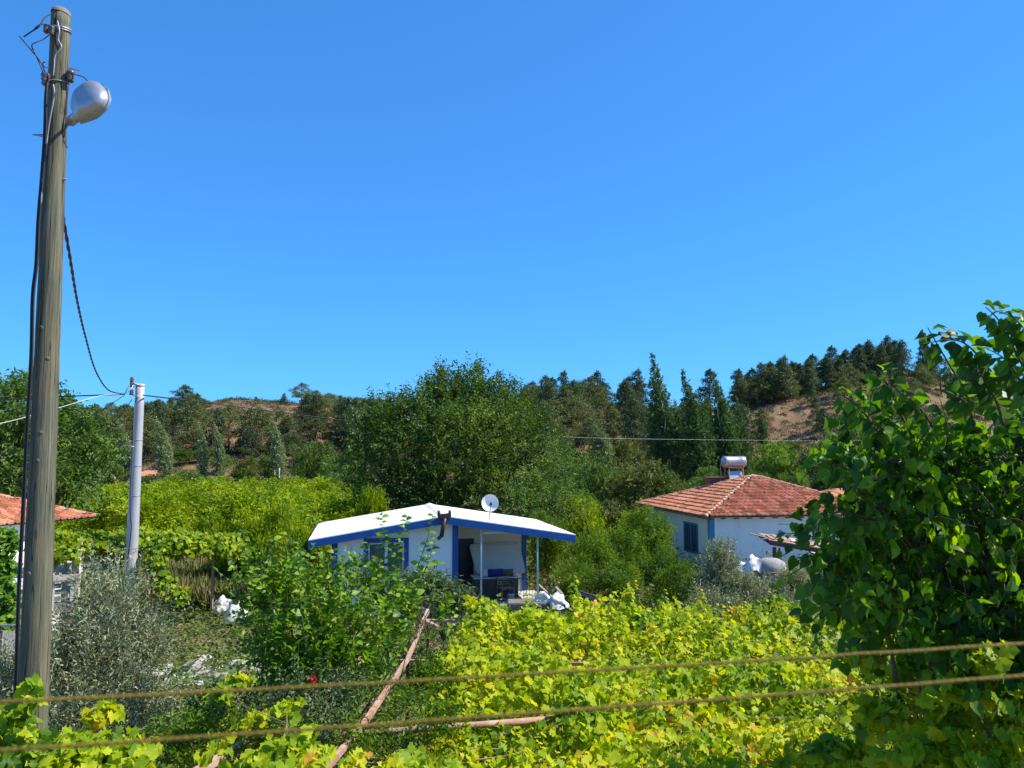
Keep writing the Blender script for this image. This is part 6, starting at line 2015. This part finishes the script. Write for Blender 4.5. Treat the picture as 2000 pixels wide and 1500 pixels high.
# extra bushes low in front, left of the pergola
b0 = at(450, 1400, 9.3)
blob_tree('garden_bush', (b0.x, b0.y), [(400, 1410, 10, 30), (470, 1450, 8.8, 40), (380, 1460, 9, 44), (330, 1480, 8.6, 50), (520, 1480, 8.2, 50), (600, 1500, 8, 50), (700, 1470, 8.4, 50), (760, 1390, 9, 44), (830, 1340, 10, 44), (760, 1330, 9.8, 44), (850, 1440, 8.6, 44)],
    LM['citrus_dark'], M['twig'], .03, 12000, .06, .025, 'tangled low green bush under the rusty tubes', 'bush', slen=.3, per=7, upb=.8, fork=.5, power=.5)
# ------------------------------------------------------------------ ground cover
def cover(name, n, region, L, W, mat, label, zf=.25, tall=.0, tmpl=LEAF_DIAMOND, clump=6, cr=.15):
    xs_, ys_ = [], []
    while len(xs_) < n // clump:
        D = R.uniform(region[2], region[3]); px = R.uniform(region[0], region[1])
        x = (px - 1000) / 1500 * D
        xs_.append(x); ys_.append(D)
    C = np.stack([np.repeat(xs_, clump), np.repeat(ys_, clump)], 1) + NR.normal(size=(len(xs_) * clump, 2)) * cr
    m_ = len(C)
    hz = np.repeat(.4 + NR.random(len(xs_)), clump) * zf
    z = np.abs(NR.normal(size=m_)) * hz * (0 if tall else 1)
    P = np.stack([C[:, 0], C[:, 1], z], 1)
    if tall:
        T = NR.normal(size=(m_, 3)) * .28 + np.array([-.15, 0, 1.0]); N = NR.normal(size=(m_, 3)) + np.array([0, -1, 0])
    else:
        T = NR.normal(size=(m_, 3)) * np.array([1, 1, .5]); N = NR.normal(size=(m_, 3)) * .6 + np.array([0, 0, 1])
    Ls = L * (.5 + NR.random(m_))
    o = link(name, leaf_mesh(name, P, T, N, Ls, W if tall else Ls * W / L, tmpl), mat)
    tag(o, label, name.replace('_', ' '), None, 'stuff')
cover('tall_grass', 26000, (270, 560, 27.5, 38), .75, .018, LM['grass'], 'tall half dry grass in the garden left of the cabin', tall=1, tmpl=LEAF_NARROW, clump=14, cr=.10)
cover('weeds', 60000, (-100, 1000, 9, 34), .13, .07, LM['weed'], 'low green weeds covering the garden soil', zf=.28)
cover('weeds', 26000, (1000, 1700, 15, 42), .15, .08, LM['weed'], 'low green weeds round the red roofed house', zf=.35)
cover('weeds', 40000, (-100, 2100, 40, 135), .5, .28, LM['weed'], 'green undergrowth over the valley floor', zf=.8, clump=8, cr=.7)
# scrub on the hill
P, n = [], 0
cl = []
while len(cl) < 6500:
    D = R.uniform(140, 243); px = R.uniform(-80, 2150); x = (px - 1000) / 1500 * D
    if noise.noise(Vector((x * .06, D * .06, 21))) + R.uniform(-.35, .35) < (-.18 if px < 1420 else -.42): continue
    cl.append((x, D, hgt(x, D), R.uniform(.4, 1.5)))
cl = np.array(cl)
k = 30
C = np.repeat(cl, k, axis=0)
d = rnd_dirs(NR, len(C)); d[:, 2] = np.abs(d[:, 2])
P = C[:, :3] + d * (C[:, 3:4] * (NR.random((len(C), 1)) ** .4)) * np.array([1.2, 1.2, .8])
o = link('hill_scrub', leaf_mesh('hill_scrub', P, d + NR.normal(size=d.shape) * .7, d + NR.normal(size=d.shape) * .6, .34 * (.6 + .8 * NR.random(len(P))), .20, LEAF_DIAMOND), LM['scrub'])
tag(o, 'dry olive brown scrub dotted over the hillside', 'scrub', None, 'stuff')

# ------------------------------------------------------------------ small yard things
def rock(name, c, s, mat, label, cat, group=None, seed=0, flat=.6):
    import bmesh
    bm = bmesh.new(); bmesh.ops.create_icosphere(bm, subdivisions=4, radius=1)
    for v in bm.verts:
        n_ = 1 + .45 * noise.noise(v.co * 1.1 + Vector((seed, 0, 0))) + .15 * noise.noise(v.co * 3.1 + Vector((seed, 3, 0))) + (.16 * abs(noise.noise(v.co * 4.2 + Vector((seed, 9, 0)))) - .10 * abs(noise.noise(v.co * 9 + Vector((seed, 5, 0)))) if 'sack' in name else 0)
        v.co = Vector((v.co.x * n_ * s, v.co.y * n_ * s * .8, max(v.co.z, -.3) * n_ * s * flat))
    me = bpy.data.meshes.new(name); bm.to_mesh(me); bm.free()
    me.polygons.foreach_set('use_smooth', ['sack' in name] * len(me.polygons))
    o = link(name, me, mat, None, c)
    tag(o, label, cat, group)
    return o
GR = 0
for i, (px, py, s, lab) in enumerate([(262, 1318, .45, 'pale stone slab seen through the olive twigs'), (385, 1303, .35, 'pale stone at the left end of the row'), (400, 1290, .30, 'pinkish stone behind the first pale stone'), (420, 1318, .32, 'flat stone with a leaf shadow'),
                                      (470, 1305, .40, 'large pale stone beside the young trunk'), (440, 1325, .26, 'small stone before the large pale one'), (500, 1310, .28, 'stone hidden by the plum leaves'), (300, 1330, .30, 'low stone beside the slab')]):
    c = onz(px, py, .05); rock('stone', c, s, M['stone'], lab, 'stone', 'pale stones along the path', i * 3.3, .5)
# paved strip
m = MB(); a, b, c_, d_ = onz(120, 1345, .0), onz(560, 1335, .0), onz(560, 1296, .0), onz(120, 1300, .0)
m.add([(p.x, p.y, .012) for p in (a, b, c_, d_)], [(0, 1, 2, 3)]); tag(m.build('path', M['concrete_light']), 'pale concrete path behind the olive', kind='structure')
# white sacks by the rusty post
for i, (px, py, s, lab) in enumerate([(433, 1196, .34, 'white plastic sack lying left in the pair near the rusty post'), (458, 1212, .40, 'crumpled white sack right in the pair near the rusty post')]):
    c = onz(px, py + 10, 0); rock('sack', Vector((c.x, c.y, .30)), s, M['sack'], lab, 'sack', 'white sacks in the grass', i * 7.7 + 1, 1.1)
# sacks and planks beside the porch
for i, (px, py, D, s, lab) in enumerate([(1062, 1172, 24.6, .32, 'white rubble sack leaning at the porch corner'), (1088, 1176, 24.4, .34, 'second white rubble sack behind the grape shoot')]):
    c = at(px, py, D); rock('rubble_sack', Vector((c.x, c.y, c.z - .05)), s, M['sack'], lab, 'sack', 'rubble sacks by the porch', i * 5.1 + 2, 1.0)
for i, (x0, y0, x1, y1, lab) in enumerate([(1052, 1142, 1078, 1166, 'grey offcut board lying over the rubble sack'), (1068, 1158, 1092, 1138, 'short pale board crossing the grey offcut'), (1085, 1146, 1098, 1160, 'broken board end on the second sack')]):
    p, q = at(x0, y0, 24.2), at(x1, y1, 24.0); m = MB(); m.bar(Vector((0, 0, 0)), q - p, .10, .03); o = m.build('plank', M['wood_old']); o.name = 'offcut_board'; o.location = p; tag(o, lab, 'board', 'boards on the rubble sacks')
c = at(1072, 1190, 24.6)
m = MB(); m.box(-1.3, .5, -.4, .4, 0, c.z + .25, bev=.03); o = m.build('rubble_wall', M['stone_dark'], None, Vector((c.x, c.y, 0))); tag(o, 'low rough grey stone wall carrying the rubble sacks', 'wall')
# stack of old planks
c = at(1172, 1185, 22)
st = empty('plank_stack', (c.x, c.y, 0), 0, 'slanting stack of old brown planks behind the grape leaves', 'plank stack')
for i in range(11):
    r_, k_ = divmod(i, 4)
    p, q = at(1148 + k_ * 3, 1160 + k_ * 7 + r_ * 5, 22.4 - k_ * .12), at(1196 + k_ * 3, 1176 + k_ * 8 + r_ * 5, 21.6 - k_ * .12)
    d_ = (q - p) * .35
    m = MB(); m.bar(p - d_ - st.location, q + d_ - st.location, .11, .035, R.uniform(-.2, .2)); m.build('plank', R.choice([M['wood_old'], M['wood_old'], M['brown_metal']]), st)
m = MB(); m.box(-.5, .5, -.3, .3, 0, c.z - .45); m.build('trestle', M['wood_old'], st)
# low wire fence with grey rail left of the olive
def wire_fence():
    a, b = at(-120, 1222, 14.5), at(205, 1220, 15.5)
    o = empty('wire_fence', (a.x, a.y, 0), 0, 'low grey wire mesh fence with tube rail behind the olive', 'fence')
    O = Vector((a.x, a.y, 0)); A, B = a - O, b - O
    m = MB(); m.tube([A, B, B + Vector((.12, 0, -.12)), Vector((B.x + .14, B.y, .4))], .022, 8); m.build('rail', M['galv'], o)
    for i in range(4):
        p = A.lerp(B, i / 3); m = MB(); m.tube([(p.x, p.y, 0), (p.x, p.y, p.z)], .02, 8); m.build('post', M['galv'], o)
    m = MB(); n_ = 44
    for i in range(n_ + 1):
        p = A.lerp(B, i / n_); m.tube([(p.x, p.y, .1), (p.x, p.y, p.z)], .0035, 3, cap=False)
    for k in range(18):
        z = .15 + k * (A.z - .2) / 18
        m.tube([(A.x, A.y, z), (B.x, B.y, z)], .0035, 3, cap=False)
    tag(m.build('mesh', M['galv'], o), kind='stuff')
wire_fence()
# black hose on the ground before the rusty post
a, b = onz(320, 1215, .05), onz(415, 1213, .05)
m = MB(); m.tube([Vector((0, 0, 0)), (b - a) * .5 + Vector((0, .3, .02)), b - a], .04, 8); tag(m.build('hose', M['black'], None, a), 'thick black hose lying on the ground near the rusty post', 'hose')
